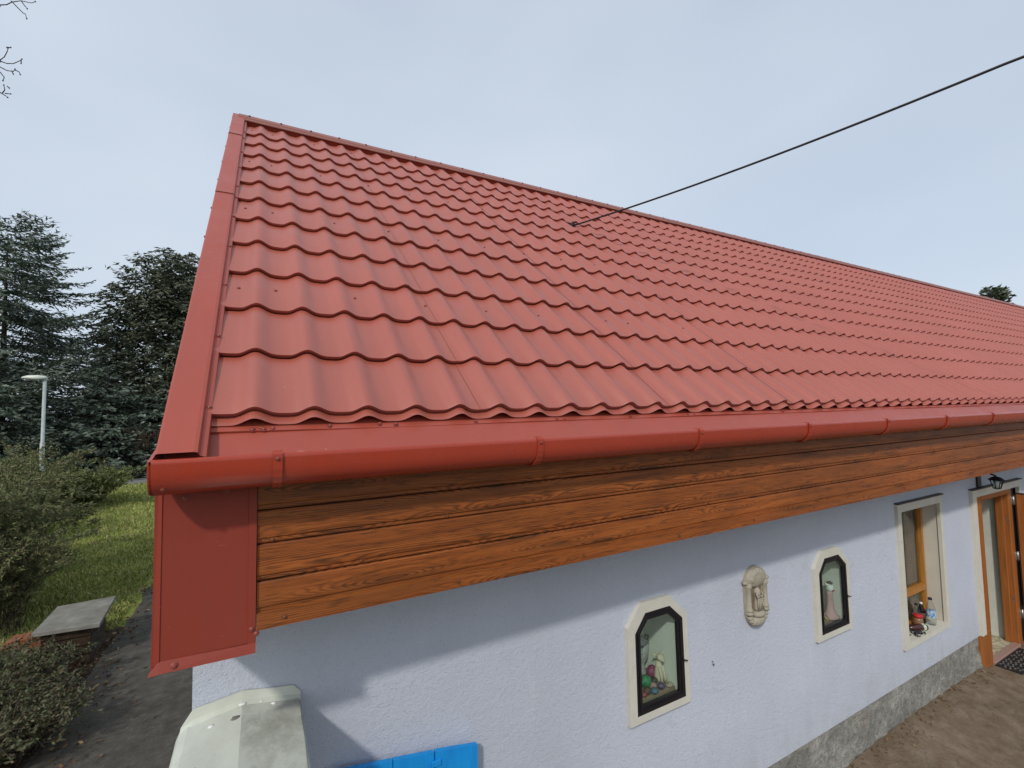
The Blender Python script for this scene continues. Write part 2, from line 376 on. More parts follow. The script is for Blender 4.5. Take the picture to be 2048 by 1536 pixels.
M['ridge'] = red_paint('ridge_cap_coating', (0.26, 0.085, 0.06), 0.5, 0.6)

def floor_tile():
    t = NT('beige_hall_tiles'); v = t.coord('World', (6.5, 6.5, 6.5))
    b = t.ramp(t.noise(v, 2.5, 4), [(0.35, (0.42, 0.37, 0.24)), (0.65, (0.56, 0.52, 0.38))])
    e = t.voro(v, 1.0, 'DISTANCE_TO_EDGE')
    b = t.mix(t.ramp(e, [(0.03, 0.7), (0.07, 0.0)]), b, (0.20, 0.17, 0.11)); t.base(b)
    return t.set(0.4, 0.4)
M['hallfloor'] = floor_tile()

def flatmat(name, c, rough=0.5): return simple(name, c, rough, 0.4, 0.1, 30)

# ------------------------------------------------------------------ mesh helpers
def new_obj(name, me, parent=None, loc=(0, 0, 0)):
    o = bpy.data.objects.new(name, me); col.objects.link(o); o.location = loc
    if parent is not None: o.parent = parent
    return o
def tag(o, label=None, cat=None, group=None, kind=None):
    if label: o['label'] = label
    if cat: o['category'] = cat
    if group: o['group'] = group
    if kind: o['kind'] = kind
    return o
def empty(name, loc=(0, 0, 0), label=None, cat=None, group=None):
    o = bpy.data.objects.new(name, None); col.objects.link(o); o.location = loc
    o.empty_display_size = 0.1
    return tag(o, label, cat, group)
def origin(o):
    v = Vector((0, 0, 0))
    while o is not None: v += o.location; o = o.parent
    return v

class MB:
    """collects faces in world coordinates; build() links them as one mesh object"""
    def __init__(s): s.v = []; s.f = []; s.sm = []
    def add(s, vs, fs, smooth=False):
        o = len(s.v); s.v += [tuple(map(float, v)) for v in vs]
        s.f += [tuple(i + o for i in f) for f in fs]; s.sm += [smooth] * len(fs)
        return s
    def box(s, x0, x1, y0, y1, z0, z1, b=0.0):
        if b <= 0:
            vs = [(x0, y0, z0), (x1, y0, z0), (x1, y1, z0), (x0, y1, z0), (x0, y0, z1), (x1, y0, z1), (x1, y1, z1), (x0, y1, z1)]
            return s.add(vs, [(0, 3, 2, 1), (4, 5, 6, 7), (0, 1, 5, 4), (1, 2, 6, 5), (2, 3, 7, 6), (3, 0, 4, 7)])
        def ring(z, i):
            return [(x0 + i, y0, z), (x1 - i, y0, z), (x1, y0 + i, z), (x1, y1 - i, z), (x1 - i, y1, z), (x0 + i, y1, z), (x0, y1 - i, z), (x0, y0 + i, z)]
        def ringi(z):
            return [(x0 + b, y0 + b, z), (x1 - b, y0 + b, z), (x1 - b, y0 + b, z), (x1 - b, y1 - b, z), (x1 - b, y1 - b, z), (x0 + b, y1 - b, z), (x0 + b, y1 - b, z), (x0 + b, y0 + b, z)]
        return s.loft([ringi(z0), ring(z0 + b, b), ring(z1 - b, b), ringi(z1)], closed=True, caps=True)
    def loft(s, rings, closed=True, caps=False, smooth=False):
        n = len(rings[0]); vs = [p for r in rings for p in r]; fs = []
        for i in range(len(rings) - 1):
            for j in range(n if closed else n - 1):
                k = (j + 1) % n
                fs.append((i * n + j, i * n + k, (i + 1) * n + k, (i + 1) * n + j))
        if caps: fs += [tuple(range(n - 1, -1, -1)), tuple((len(rings) - 1) * n + j for j in range(n))]
        return s.add(vs, fs, smooth)
    def tube(s, pts, rad, n=8, smooth=True, caps=True):
        pts = [Vector(p) for p in pts]; rings = []
        if not isinstance(rad, (list, tuple)): rad = [rad] * len(pts)
        for i, p in enumerate(pts):
            d = (pts[min(i + 1, len(pts) - 1)] - pts[max(i - 1, 0)]).normalized()
            a = d.cross(Vector((0, 0, 1)) if abs(d.z) < 0.9 else Vector((1, 0, 0))).normalized(); b = d.cross(a)
            rings.append([p + (a * math.cos(2 * math.pi * k / n) + b * math.sin(2 * math.pi * k / n)) * rad[i] for k in range(n)])
        return s.loft(rings, True, caps, smooth)
    def lathe(s, prof, c, axis='Z', n=16, smooth=True, sx=1.0, sy=1.0):
        rings = []
        for r, h in prof:
            ring = []
            for k in range(n):
                a = 2 * math.pi * k / n; u, v = r * math.cos(a) * sx, r * math.sin(a) * sy
                ring.append({'Z': (c[0] + u, c[1] + v, c[2] + h), 'Y': (c[0] + u, c[1] + h, c[2] + v), 'X': (c[0] + h, c[1] + u, c[2] + v)}[axis])
            rings.append(ring)
        return s.loft(rings, True, True, smooth)
    def blob(s, c, r, seed=0, n=10, m=7, rough=0.0):
        rr = random.Random(seed); rings = []
        for i in range(1, m):
            t = math.pi * i / m
            rings.append([(c[0] + r[0] * math.sin(t) * math.cos(2 * math.pi * k / n) * (1 + rr.uniform(-rough, rough)),
                           c[1] + r[1] * math.sin(t) * math.sin(2 * math.pi * k / n) * (1 + rr.uniform(-rough, rough)),
                           c[2] - r[2] * math.cos(t) * (1 + rr.uniform(-rough, rough))) for k in range(n)])
        return s.loft(rings, True, True, True)
    def prism(s, poly, axis, a, b, smooth=False):
        """extrude a 2D polygon: axis 'X' poly=(y,z), 'Y' poly=(x,z), 'Z' poly=(x,y)"""
        def P(p, t): return {'X': (t, p[0], p[1]), 'Y': (p[0], t, p[1]), 'Z': (p[0], p[1], t)}[axis]
        return s.loft([[P(p, a) for p in poly], [P(p, b) for p in poly]], True, True, smooth)
    def ring_prism(s, outer, inner, y0, y1):
        """frame between two (x,z) polygons of equal length, from depth y0 (front) to y1 (back)"""
        n = len(outer)
        vs = [(p[0], y0, p[1]) for p in outer] + [(p[0], y0, p[1]) for p in inner] + [(p[0], y1, p[1]) for p in outer] + [(p[0], y1, p[1]) for p in inner]
        fs = []
        for j in range(n):
            k = (j + 1) % n
            fs += [(j, k, n + k, n + j), (n + j, n + k, 3 * n + k, 3 * n + j), (2 * n + j, 2 * n + k, k, j), (3 * n + j, 3 * n + k, 2 * n + k, 2 * n + j)]
        return s.add(vs, fs)
    def mesh(s, name, mat, off=(0, 0, 0)):
        me = bpy.data.meshes.new(name)
        me.from_pydata([(v[0] - off[0], v[1] - off[1], v[2] - off[2]) for v in s.v], [], s.f)
        if any(s.sm): me.polygons.foreach_set('use_smooth', s.sm)
        if mat is not None: me.materials.append(mat)
        me.update(); return me
    def build(s, name, mat, parent=None, label=None, cat=None, group=None, kind=None, fix=True):
        off = origin(parent)
        me = s.mesh(name, mat, off)
        if fix:
            import bmesh
            bm = bmesh.new(); bm.from_mesh(me); bmesh.ops.recalc_face_normals(bm, faces=bm.faces); bm.to_mesh(me); bm.free()
        return tag(new_obj(name, me, parent), label, cat, group, kind)

def np_mesh(name, V, F, mat, parent=None, smooth=False, off=None):
    """V (n,3), F (m,k) arrays, world coordinates"""
    V = np.asarray(V, dtype=np.float32)
    o = np.array(origin(parent), dtype=np.float32) if off is None else np.array(off, dtype=np.float32)
    me = bpy.data.meshes.new(name); k = F.shape[1]
    me.vertices.add(len(V)); me.vertices.foreach_set('co', (V - o).ravel())
    me.loops.add(F.size); me.loops.foreach_set('vertex_index', F.astype(np.int32).ravel())
    me.polygons.add(len(F)); me.polygons.foreach_set('loop_start', np.arange(0, F.size, k, dtype=np.int32))
    me.polygons.foreach_set('loop_total', np.full(len(F), k, dtype=np.int32))
    if smooth: me.polygons.foreach_set('use_smooth', np.ones(len(F), dtype=bool))
    me.materials.append(mat); me.update(calc_edges=True); me.validate()
    return new_obj(name, me, parent)

def leaf_quads(c, d, ln, wd, r=rng):
    """rhombic leaves: centres c, long directions d, lengths ln, widths wd"""
    d = d / (np.linalg.norm(d, axis=1, keepdims=True) + 1e-9)
    q = r.normal(size=c.shape); s = np.cross(d, q); s /= (np.linalg.norm(s, axis=1, keepdims=True) + 1e-9)
    ln = np.asarray(ln).reshape(-1, 1) if np.ndim(ln) else ln
    wd = np.asarray(wd).reshape(-1, 1) if np.ndim(wd) else wd
    V = np.stack([c - d * ln * .5, c + s * wd * .5, c + d * ln * .5, c - s * wd * .5], 1).reshape(-1, 3)
    F = np.arange(len(V)).reshape(-1, 4)
    return V, F

def twig_prisms(A, B, ra, rb):
    """three sided sticks from A to B"""
    A = np.asarray(A, float); B = np.asarray(B, float); n = len(A)
    d = B - A; d /= (np.linalg.norm(d, axis=1, keepdims=True) + 1e-9)
    ref = np.where(np.abs(d[:, 2:3]) < .9, np.array([[0, 0, 1.]]), np.array([[1., 0, 0]]))
    a = np.cross(d, ref); a /= np.linalg.norm(a, axis=1, keepdims=True); b = np.cross(d, a)
    ra = np.broadcast_to(np.asarray(ra, float).reshape(-1, 1), (n, 1)); rb = np.broadcast_to(np.asarray(rb, float).reshape(-1, 1), (n, 1))
    V = []
    for P, rr in ((A, ra), (B, rb)):
        for k in range(3):
            t = 2 * math.pi * k / 3
            V.append(P + (a * math.cos(t) + b * math.sin(t)) * rr)
    V = np.stack(V, 1).reshape(-1, 3)
    base = np.arange(n)[:, None] * 6
    F = np.concatenate([base + np.array([[k, (k + 1) % 3, 3 + (k + 1) % 3, 3 + k]]) for k in range(3)], 0)
    return V, F

# ------------------------------------------------------------------ the ground
def sheet(name, poly, z, mat, parts=1, **kw):
    mb = MB(); mb.add([(x, y, z) for x, y in poly], [tuple(range(len(poly)))])
    return mb.build(name, mat, None, kind='structure', fix=False)
sheet('ground', [(-400, -300), (500, -300), (500, 500), (-400, 500)], -0.012, M['far_ground'])
sheet('yard', [(-0.55, -14), (34, -14), (34, 0.5), (-0.55, 0.5)], 0.0, M['yard'])
# the path along the gable with a ragged left edge
def ragged(x, y0, y1, n, a, seed):
    r = random.Random(seed); return [(x + r.uniform(-a, a), y0 + (y1 - y0) * i / n) for i in range(n + 1)]
pl = ragged(-1.72, -6, 25.6, 120, 0.055, 3)
sheet('path', [(-0.15, -6), (-0.15, 25.6)] + pl[::-1], -0.004, M['asphalt'])
# soil bed under the shrubs, then the lawn
sheet('planting_bed', [(-7.5, -6), (-1.6, -6)] + ragged(-1.62, -6, 6.9, 24, 0.08, 5)[1:] + [(-2.4, 7.4), (-7.5, 8.6)], -0.0065, M['soil'])
sheet('lawn', [(-40, 6.0), (-1.6, 6.0), (-1.6, 25.4), (-40, 29.4)], -0.009, M['lawn'])
sheet('road', [(-60, 29.0), (-0.6, 24.9), (8, 24.9), (8, 27.0), (-0.6, 27.2), (-60, 32.2)], -0.0030, M['road'])

# ------------------------------------------------------------------ the house
E0 = 3.0; TH = R(41.174); CT, ST = math.cos(TH), math.sin(TH)
WALL = 0.45; LX = 27.0; CORNER = -0.204; RIDGE = 4.36
def rp3(X, s, h=0.0): return (X, s * CT - h * ST, E0 + s * ST + h * CT)
house = empty('house', (0, 0, 0), 'long low lavender house under a red metal tile roof', 'house')

RY = RIDGE * CT; RZ = E0 + RIDGE * ST
BACK = 2 * RY - WALL
# ---- walls
NICHES = (1.965, 3.927)
holes = [(nx + 0.074, nx + 0.434, 1.146, 1.706) for nx in NICHES] + [(5.43, 6.238, 0.69, 1.94), (7.05, 8.50, 0.38, 1.93)]
xs = sorted({CORNER, LX, *[h[0] for h in holes], *[h[1] for h in holes]})
zs = sorted({0.38, 2.95, *[h[2] for h in holes], *[h[3] for h in holes]})
mb = MB()
for i in range(len(xs) - 1):
    for j in range(len(zs) - 1):
        cx, cz = (xs[i] + xs[i + 1]) / 2, (zs[j] + zs[j + 1]) / 2
        if any(h[0] < cx < h[1] and h[2] < cz < h[3] for h in holes): continue
        mb.add([(xs[i], WALL, zs[j]), (xs[i + 1], WALL, zs[j]), (xs[i + 1], WALL, zs[j + 1]), (xs[i], WALL, zs[j + 1])], [(0, 1, 2, 3)])
for x in (CORNER, LX):       # gables
    mb.add([(x, WALL, 0.0), (x, BACK, 0.0), (x, BACK, 2.95), (x, RY, RZ - 0.15), (x, WALL, 2.95)], [(0, 1, 2, 3, 4)])
mb.add([(CORNER, BACK, 0), (LX, BACK, 0), (LX, BACK, 2.95), (CORNER, BACK, 2.95)], [(0, 1, 2, 3)])
mb.add([(CORNER, WALL, 0.38), (7.04, WALL, 0.38), (7.04, WALL + 0.06, 0.38), (CORNER, WALL + 0.06, 0.38)], [(0, 1, 2, 3)])
wall = mb.build('wall', M['stucco'], house, fix=False)

# ---- plinth: rough cement, leaning out to a crumbling foot
def plinth(x0, x1, seed):
    nx, nz = int((x1 - x0) / 0.06), 8
    r = np.random.default_rng(seed); X = np.linspace(x0, x1, nx + 1); T = np.linspace(0, 1, nz + 1)
    foot = 0.018 + 0.012 * np.sin(X * 2.1 + 1) + r.normal(0, 0.006, nx + 1)
    V = []
    for t in T:
        z = 0.383 - 0.40 * t
        y = WALL + 0.012 - foot * t ** 2.2 - 0.012 * t + r.normal(0, 0.006, nx + 1) * (t > 0)
        V.append(np.stack([X, y, np.full(nx + 1, z) + (r.normal(0, 0.006, nx + 1) if 0 < t < 1 else 0)], 1))
    V = np.concatenate(V); n = nx + 1
    F = np.array([(j * n + i, j * n + i + 1, (j + 1) * n + i + 1, (j + 1) * n + i) for j in range(nz) for i in range(nx)])[:, ::-1]
    return np_mesh('plinth', V, F, M['plinth'], house, True)
plinth(CORNER, 7.03, 1); plinth(8.54, LX, 2)

# earth banked against the plinth
BX = np.array([2.2, 3.2, 4.25, 4.9, 5.5, 6.4, 7.0, 7.08]); BH = np.array([0.0, .012, .030, .055, .075, .080, .062, .050])
bxx = np.linspace(2.2, 7.075, 120); bhh = np.interp(bxx, BX, BH)
rb_ = np.random.default_rng(9); BV = []
for q, (t, hz_) in enumerate([(0, 1.0), (.10, .93), (.22, .66), (.36, .36), (.52, .14), (.72, -.02)]):
    BV.append(np.stack([bxx, np.full(120, WALL - .005 - t * (.9 if q else 0)), bhh * hz_ - (.004 if q == 5 else 0) + rb_.normal(0, .007, 120) * (0 < q < 5)], 1))
BV = np.concatenate(BV); BF = np.array([(j * 120 + i, j * 120 + i + 1, (j + 1) * 120 + i + 1, (j + 1) * 120 + i) for j in range(5) for i in range(119)])[:, ::-1]
tag(np_mesh('earth_bank', BV, BF, M['yard'], None, True), kind='structure')

# ---- roof
roof_mb = MB()
roof_mb.add([rp3(-0.22, 0.02, -0.06), rp3(LX, 0.02, -0.06), rp3(LX, RIDGE, -0.06), rp3(-0.22, RIDGE, -0.06)], [(0, 1, 2, 3)])
def bk(p): return (p[0], 2 * RY - p[1], p[2])
roof_mb.add([bk(rp3(-0.22, -0.1, 0)), bk(rp3(LX, -0.1, 0)), bk(rp3(LX, RIDGE, 0)), bk(rp3(-0.22, RIDGE, 0))], [(3, 2, 1, 0)])
roof = roof_mb.build('roof', M['trim_red'], house, label='red metal tile roof slope', fix=False)

PW, STEP, NROW = 0.1833, 0.35, 12
AMP, LIP = 0.0300, 0.0225
U = np.array([0, .09, .15, .20, .25, .30, .35, .40, .45, .50, .55, .60, .66, .72, .78, .88, 1.0])
def prof(u):
    # valley centred on u=0 and 1, slow rise, crest near 0.47
    c = 0.47
    t = np.where(u <= c, u / c, (1 - u) / (1 - c))
    s = np.sin(np.pi * t / 2) ** np.where(u <= c, 3.9, 4.0)
    return AMP * s - AMP + 0.004
CREST = 0.47
def tile_arrays(lip_ext=False, seam=False, top=STEP, u=U):
    """one wave wide, one course long; x across, y up the slope, z off the roof"""
    n = len(u); w_ = prof(u) + (np.where(u <= CREST + 0.10, 0.0, -0.0018) if seam else 0)
    x = (u - CREST) * PW
    rows = [np.stack([x, np.full(n, top), w_ + LIP * (1 - top / STEP)], 1), np.stack([x, np.full(n, 0.007), w_ + LIP * 0.985], 1), np.stack([x, np.zeros(n), w_ + LIP - 0.0022], 1)]
    V = list(rows); q = []
    def strip(a, b): q.extend([(a * n + i, b * n + i, b * n + i + 1, a * n + i + 1) for i in range(n - 1)])
    strip(0, 1); strip(1, 2)
    V += [rows[2].copy(), np.stack([x, np.full(n, 0.0085), w_ - 0.002], 1)]; strip(3, 4)
    if lip_ext:
        e = -0.034
        V += [np.stack([x, np.full(n, 0.004), w_ - 0.0012], 1), np.stack([x, np.full(n, e), w_ - 0.001], 1), np.stack([x, np.full(n, e), w_ - 0.001], 1), np.stack([x, np.full(n, e), w_ - 0.0028], 1), np.stack([x, np.full(n, e), w_ - 0.0028], 1), np.stack([x, np.full(n, 0.03), w_ - 0.0045], 1)]
        strip(5, 6); strip(7, 8); strip(9, 10)
    V = np.concatenate(V)
    if seam:   # edge of the overlapping sheet, just past the crest
        xs_ = (CREST + 0.10 - CREST) * PW; h_ = float(prof(np.array([CREST + 0.10]))[0])
        b = len(V)
        V = np.concatenate([V, [[xs_, top, h_ + 0.0002], [xs_, -0.003, h_ + LIP + 0.0002], [xs_ + 0.002, -0.004, h_ + LIP - 0.003], [xs_ + 0.002, top, h_ - 0.003],
                                [xs_ - 0.02, top, h_ + 0.0036], [xs_ - 0.02, -0.001, h_ + LIP + 0.0036]]])
        q.extend([(b, b + 1, b + 2, b + 3), (b + 4, b + 5, b + 1, b)])
    return V, np.array(q)
def mesh_from(name, V, F, mat, flat_from=None):
    me = bpy.data.meshes.new(name); me.from_pydata(V.tolist(), [], F.tolist())
    me.polygons.foreach_set('use_smooth', np.ones(len(F), dtype=bool)); me.materials.append(mat); me.update(); return me
variants = {}
TOPLEN = 0.44
for e in (0, 1):
    for s in (0, 1):
        for tp in (0, 1):
            variants[e, s, tp] = tile_arrays(bool(e), bool(s), TOPLEN if tp else STEP)
meshes = {}
cells = []
I0 = -1
NCOL = int(LX / PW)
for j in range(NROW):
    for i in range(I0, NCOL):
        s = j * STEP
        c = np.array(rp3(i * PW, s + 0.17, 0)) - CAM
        dep = c @ fwd; a, b = (c @ right) / dep, (c @ up) / dep
        vis = dep > 0 and -1.3 < a < 1.12 and abs(b) < 0.9
        cells.append(((np.linalg.norm(c) if vis else 1e6), i, j))
cells.sort()
rotm = np.array([[1, 0, 0], [0, CT, -ST], [0, ST, CT]])
rV, rF, nv = [], [], 0
for rank, (d_, i, j) in enumerate(cells):
    key = (int(j == 0), int(i % 6 == 4), int(j == NROW - 1))
    if i == I0:   # the first wave is cut by the verge: only its right part shows
        Vv, Fv = tile_arrays(key[0], False, TOPLEN if key[2] else STEP, np.linspace(0.66, 1.0, 9))
        m_ = mesh_from('cut_tile', Vv, Fv, M['tile'])
    else:
        Vv, Fv = variants[key]
        if key not in meshes: meshes[key] = mesh_from('roof_tile', Vv, Fv, M['tile'])
        m_ = meshes[key]
    if rank < 300:
        o = new_obj('roof_tile', m_, roof, rp3(i * PW, j * STEP)); o.rotation_euler = (TH, 0, 0)
    else:
        rV.append(Vv @ rotm.T + np.array(rp3(i * PW, j * STEP))); rF.append(Fv + nv); nv += len(Vv)
o = np_mesh('distant_roof_tiles', np.concatenate(rV), np.concatenate(rF), M['tile'], roof, True); tag(o, kind='stuff')

# ---- screws: one small mesh shared by all
def screw_mesh(mat, r=0.0065, name='screw'):
    mb = MB(); n = 8
    mb.lathe([(r * 1.5, 0.0), (r * 1.5, 0.0015), (r, 0.002), (r, 0.006), (r * 0.6, 0.0075)], (0, 0, 0), 'Z', n, False)
    return mb.mesh(name, mat)
SCREW = screw_mesh(M['screw_red'])
def screw(parent, p, rot, sc_=1.0):
    o = new_obj('screw', SCREW, parent, Vector(p) - origin(parent)); o.rotation_euler = rot; o.scale = (sc_,) * 3; return o
for j in (2, 5, 8, 11):
    for i in [-1, 0] + list(range(2, 60, 2)):
        ii = i + (rnd.choice((0, 0, 1)) if i > 6 else 0)
        screw(roof, rp3((ii + 0.46 + rnd.uniform(-.06, .06)) * PW if ii >= 0 else -0.075, j * STEP + 0.20 + rnd.uniform(-.012, .012), -AMP + 0.004 + LIP * 0.42), (TH, 0, 0), 0.95)
for i in range(0, 30):
    if i % 3 != 1: screw(roof, rp3((i + 0.02) * PW, -0.006, -0.008), (TH + R(60), 0, 0), 0.8)

# ---- ridge cap in lengths, with a shadow gap over the tile valleys
RC = [(RIDGE - 0.130, 0.018), (RIDGE - 0.126, 0.026), (RIDGE - 0.075, 0.027), (RIDGE - 0.066, 0.036), (RIDGE + 0.01, 0.040)]
x = -0.19; k = 0
while x < LX:
    x1 = min(LX, x + 1.95); dz = 0.0015 * (k % 2)
    mb = MB(); pts = [rp3(0, s, h + dz) for s, h in RC]
    sec = [(p[1], p[2]) for p in pts]; sec = sec + [(2 * RY - y, z) for y, z in sec[::-1]]
    mb.loft([[(x, y, z) for y, z in sec], [(x1 + 0.03, y, z) for y, z in sec]], closed=False)
    cap_o = mb.build('ridge_cap', M['ridge'], house, fix=False)
    xx = x + 0.09
    while xx < x1:
        if xx < 14: screw(cap_o, rp3(xx, RIDGE - 0.012, 0.040), (0, 0, 0), 1.2)
        xx += PW * 1.5
    x = x1; k += 1
# closure strip under the cap
mb = MB(); mb.loft([[rp3(-0.12, RIDGE - 0.118, -0.05), rp3(-0.12, RIDGE - 0.118, 0.020)], [rp3(LX, RIDGE - 0.118, -0.05), rp3(LX, RIDGE - 0.118, 0.020)]], False)
mb.build('ridge_closure_strip', M['box_red'], house, fix=False)

# ---- verge flashing up the gable edge, three lengths
VS = [(-0.192, 2.10), (2.07, 3.62), (3.59, RIDGE + 0.035)]
for k, (s0, s1) in enumerate(VS):
    h0 = 0.007 + 0.0045 * k
    sec = [(-0.232, -0.15), (-0.240, -0.14), (-0.240, h0 + 0.008), (-0.234, h0 + 0.0115), (-0.150, h0 + 0.0125), (-0.1405, h0 + 0.010), (-0.1355, h0 - 0.004), (-0.1205, h0 - 0.010), (-0.119, h0 - 0.030)]
    sag = 0.002
    mb = MB(); n_ = 6
    mb.loft([[rp3(X, s0 + (s1 - s0) * i / n_, h + sag * math.sin(i * 2.3 + k)) for X, h in sec] for i in range(n_ + 1)], closed=False)
    f = mb.build('verge_flashing', M['trim_red'], house, fix=False)
    s = s0 + 0.22
    while s < s1:
        screw(f, rp3(-0.128, s, h0 - 0.008), (TH, 0, 0), 0.95); screw(f, rp3(-0.241, s + 0.08, 0.0), (0, -R(90), 0), 0.9); s += 0.43
# barge board under the verge on the gable side
mb = MB(); mb.loft([[rp3(-0.228, 0.0, -0.26), rp3(-0.228, 0.0, 0.0)], [rp3(-0.228, RIDGE, -0.26), rp3(-0.228, RIDGE, 0.0)]], False)
mb.build('barge_board', M['box_red'], house, fix=False)

# ---- eave flashing that leads into the gutter
ef = [(0.10, -0.0335), (-0.010, -0.0335), (-0.056, -0.0335), (-0.057, -0.0385), (-0.178, -0.0490), (-0.182, -0.054)]
def wavy(X, k): return 0.0022 * math.sin(X * 5.3 + k) * (k in (2,)) + 0.0012 * math.sin(X * 2.1 + k * 1.7)
xsn = np.linspace(-0.225, LX, 220)
mb = MB(); mb.loft([[rp3(X, s, h + wavy(X, k)) for k, (s, h) in enumerate(ef)] for X in xsn], closed=False, smooth=False)
efo = mb.build('eave_flashing', M['trim_red'], house, fix=False)
for X in (0.02, 0.055, 0.235, 0.41, 0.47, 0.80, 1.20, 1.24, 1.64, 2.05, 2.1, 2.52, 2.9, 3.3, 3.33, 3.8):
    screw(efo, rp3(X, -0.045 + rnd.uniform(-.004, .004), -0.0335), (TH, 0, 0), 0.95)
for X in (-0.004, 0.028):
    screw(efo, rp3(X, -0.050, -0.0335), (TH, 0, 0), 1.0)

# ---- gutter
GP = [(-0.152, 2.858), (-0.155, 2.869), (-0.162, 2.872), (-0.168, 2.867), (-0.168, 2.858), (-0.1665, 2.840), (-0.1655, 2.825), (-0.160, 2.804), (-0.149, 2.786), (-0.132, 2.773), (-0.110, 2.766), (-0.086, 2.766), (-0.062, 2.773), (-0.045, 2.787), (-0.036, 2.806), (-0.034, 2.90)]
mb = MB(); GX0 = -0.2505
inner = [(y + 0.002 if z < 2.85 else y, z + 0.003) for y, z in GP[4:]]
mb.loft([[(X, y, z) for y, z in GP] for X in np.linspace(GX0, LX, 60)], closed=False, smooth=True)
gut = mb.build('gutter', M['gutter'], house, label='glossy red half-round gutter', fix=False)
mb = MB(); mb.prism([(y, z) for y, z in GP[3:]] , 'X', GX0 - 0.004, GX0 + 0.004); mb.build('end_cap', M['gutter'], gut)
screw(gut, (GX0 + 0.03, -0.150, 2.787), (R(125), 0, 0), 0.9)
BRX = [0.066 + 0.947 * k for k in range(28)]
for bx_ in BRX:
    mb = MB(); offp = []
    G2 = GP[2:15]
    cy, cz = -0.10, 2.845
    for y, z in G2:
        d = math.hypot(y - cy, z - cz); offp.append((cy + (y - cy) * (1 + 0.0075 / d), cz + (z - cz) * (1 + 0.0075 / d)))
    offp = [(-0.140, 2.879)] + [(y, z + 0.003) if k == 0 else (y, z) for k, (y, z) in enumerate(offp)]
    wv = 0.0135
    rings = [[(bx_ - wv, y, z), (bx_ + wv, y, z), (bx_ + wv, y + (cy - y) * 0.06, z + (cz - z) * 0.06), (bx_ - wv, y + (cy - y) * 0.06, z + (cz - z) * 0.06)] for y, z in offp]
    mb.loft(rings, True, True)
    br = mb.build('gutter_bracket', M['gutter'], gut)
    if bx_ < 6: screw(br, (bx_, -0.1755, 2.856), (R(90), 0, 0), 0.75)

# ---- fascia of printed boards, with a soffit behind
mb = MB(); mb.box(0.012, LX, 0.012, WALL - 0.002, 2.296, 2.90)
fas = mb.build('fascia', M['dark'], house, label='orange wood-effect fascia under the gutter', fix=False)
def board(z0, z1, name='board'):
    g = 0.0022
    sec = [(0.016, z0 + 0.001), (0.0105, z0 + 0.0015), (0.0065, z0 + 0.006), (0.0068, z0 + 0.016), (0.0020, z0 + 0.0205), (0.0010, z0 + 0.026), (0.0010, z1 - g - 0.004), (0.0035, z1 - g), (0.016, z1 - g + 0.001)]
    mb = MB(); mb.loft([[(X, y, z) for y, z in sec] for X in np.linspace(0.0125, LX, 40)], closed=False)
    return mb.build(name, M['board'], fas, fix=False)
ZB = [2.338, 2.441, 2.562, 2.672, 2.785, 2.898]
for a, b in zip(ZB[:-1], ZB[1:]): board(a, b)
mb = MB(); mb.loft([[(X, y, z) for y, z in [(0.05, 2.290), (-0.001, 2.2865), (-0.006, 2.2885), (-0.0065, 2.300), (-0.0060, 2.342), (0.003, 2.3455)]] for X in np.linspace(0.0125, LX, 40)], closed=False)
mb.build('trim', M['board'], fas, fix=False)
SCREW_B = screw_mesh(flatmat('brown_screw_heads', (0.16, 0.055, 0.02), 0.4))
for X in np.arange(0.045, 9, 0.62):
    for z, y, dx in ((2.648, 0.0068, 0), (2.572, 0.0068, .012), (2.454, 0.0065, .3), (2.316, -0.0063, 0.05)):
        o = new_obj('screw', SCREW_B, fas, (float(X) + dx, y, z)); o.rotation_euler = (R(90), 0, 0); o.scale = (0.8,) * 3

# ---- red cladding box closing the end of the eave
mb = MB()
mb.box(-0.262, 0.0105, 0.0, WALL + 0.02, 2.245, 2.90)
endbox = mb.build('eave_end_box', M['box_red'], house, label='red sheet metal box closing the eave corner')
# front tray: main panel, folded side strips and a flared bottom lip
mb = MB()
zt, zb = 2.80, 2.258
mb.add([(-0.243, -0.0045, zb), (-0.012, -0.0045, zb - 0.004), (-0.012, -0.0045, zt), (-0.243, -0.0045, zt)], [(0, 1, 2, 3)])
mb.add([(-0.2645, 0.004, zb - 0.026), (-0.2425, -0.0075, zb), (-0.2425, -0.0075, zt), (-0.258, 0.004, zt)], [(0, 1, 2, 3)])
mb.add([(-0.2425, -0.0075, zb), (-0.2425, -0.0045, zb), (-0.2425, -0.0045, zt), (-0.2425, -0.0075, zt)], [(0, 1, 2, 3)])
mb.add([(-0.0125, -0.0045, zb - 0.004), (-0.0115, -0.0085, zb - 0.004), (-0.0115, -0.0085, zt), (-0.0125, -0.0045, zt)], [(0, 1, 2, 3)])
mb.add([(-0.0115, -0.0085, zb - 0.004), (0.0095, -0.0085, zb - 0.004), (0.0115, -0.0085, zt), (-0.0115, -0.0085, zt)], [(0, 1, 2, 3)])
mb.add([(0.0095, -0.0085, zb - 0.004), (0.0095, 0.006, zb - 0.004), (0.0115, 0.006, zt), (0.0115, -0.0085, zt)], [(0, 1, 2, 3)])
pf = mb.build('front_panel', M['box_red'], endbox, fix=False)
mb = MB()
mb.loft([[(-0.268, 0.004, 2.228), (-0.268, -0.020, 2.226), (-0.244, -0.0055, zb), (-0.262, 0.003, zb - 0.022)],
         [(-0.244, 0.004, 2.231), (-0.244, -0.020, 2.2285), (-0.240, -0.0055, zb + 0.001), (-0.240, 0.003, zb - 0.02)],
         [(0.0105, 0.004, 2.2285), (0.0105, -0.020, 2.226), (0.0105, -0.0095, zb - 0.004), (0.0105, 0.003, zb - 0.02)]], True, True)
lip = mb.build('bottom_lip', M['box_red'], endbox)
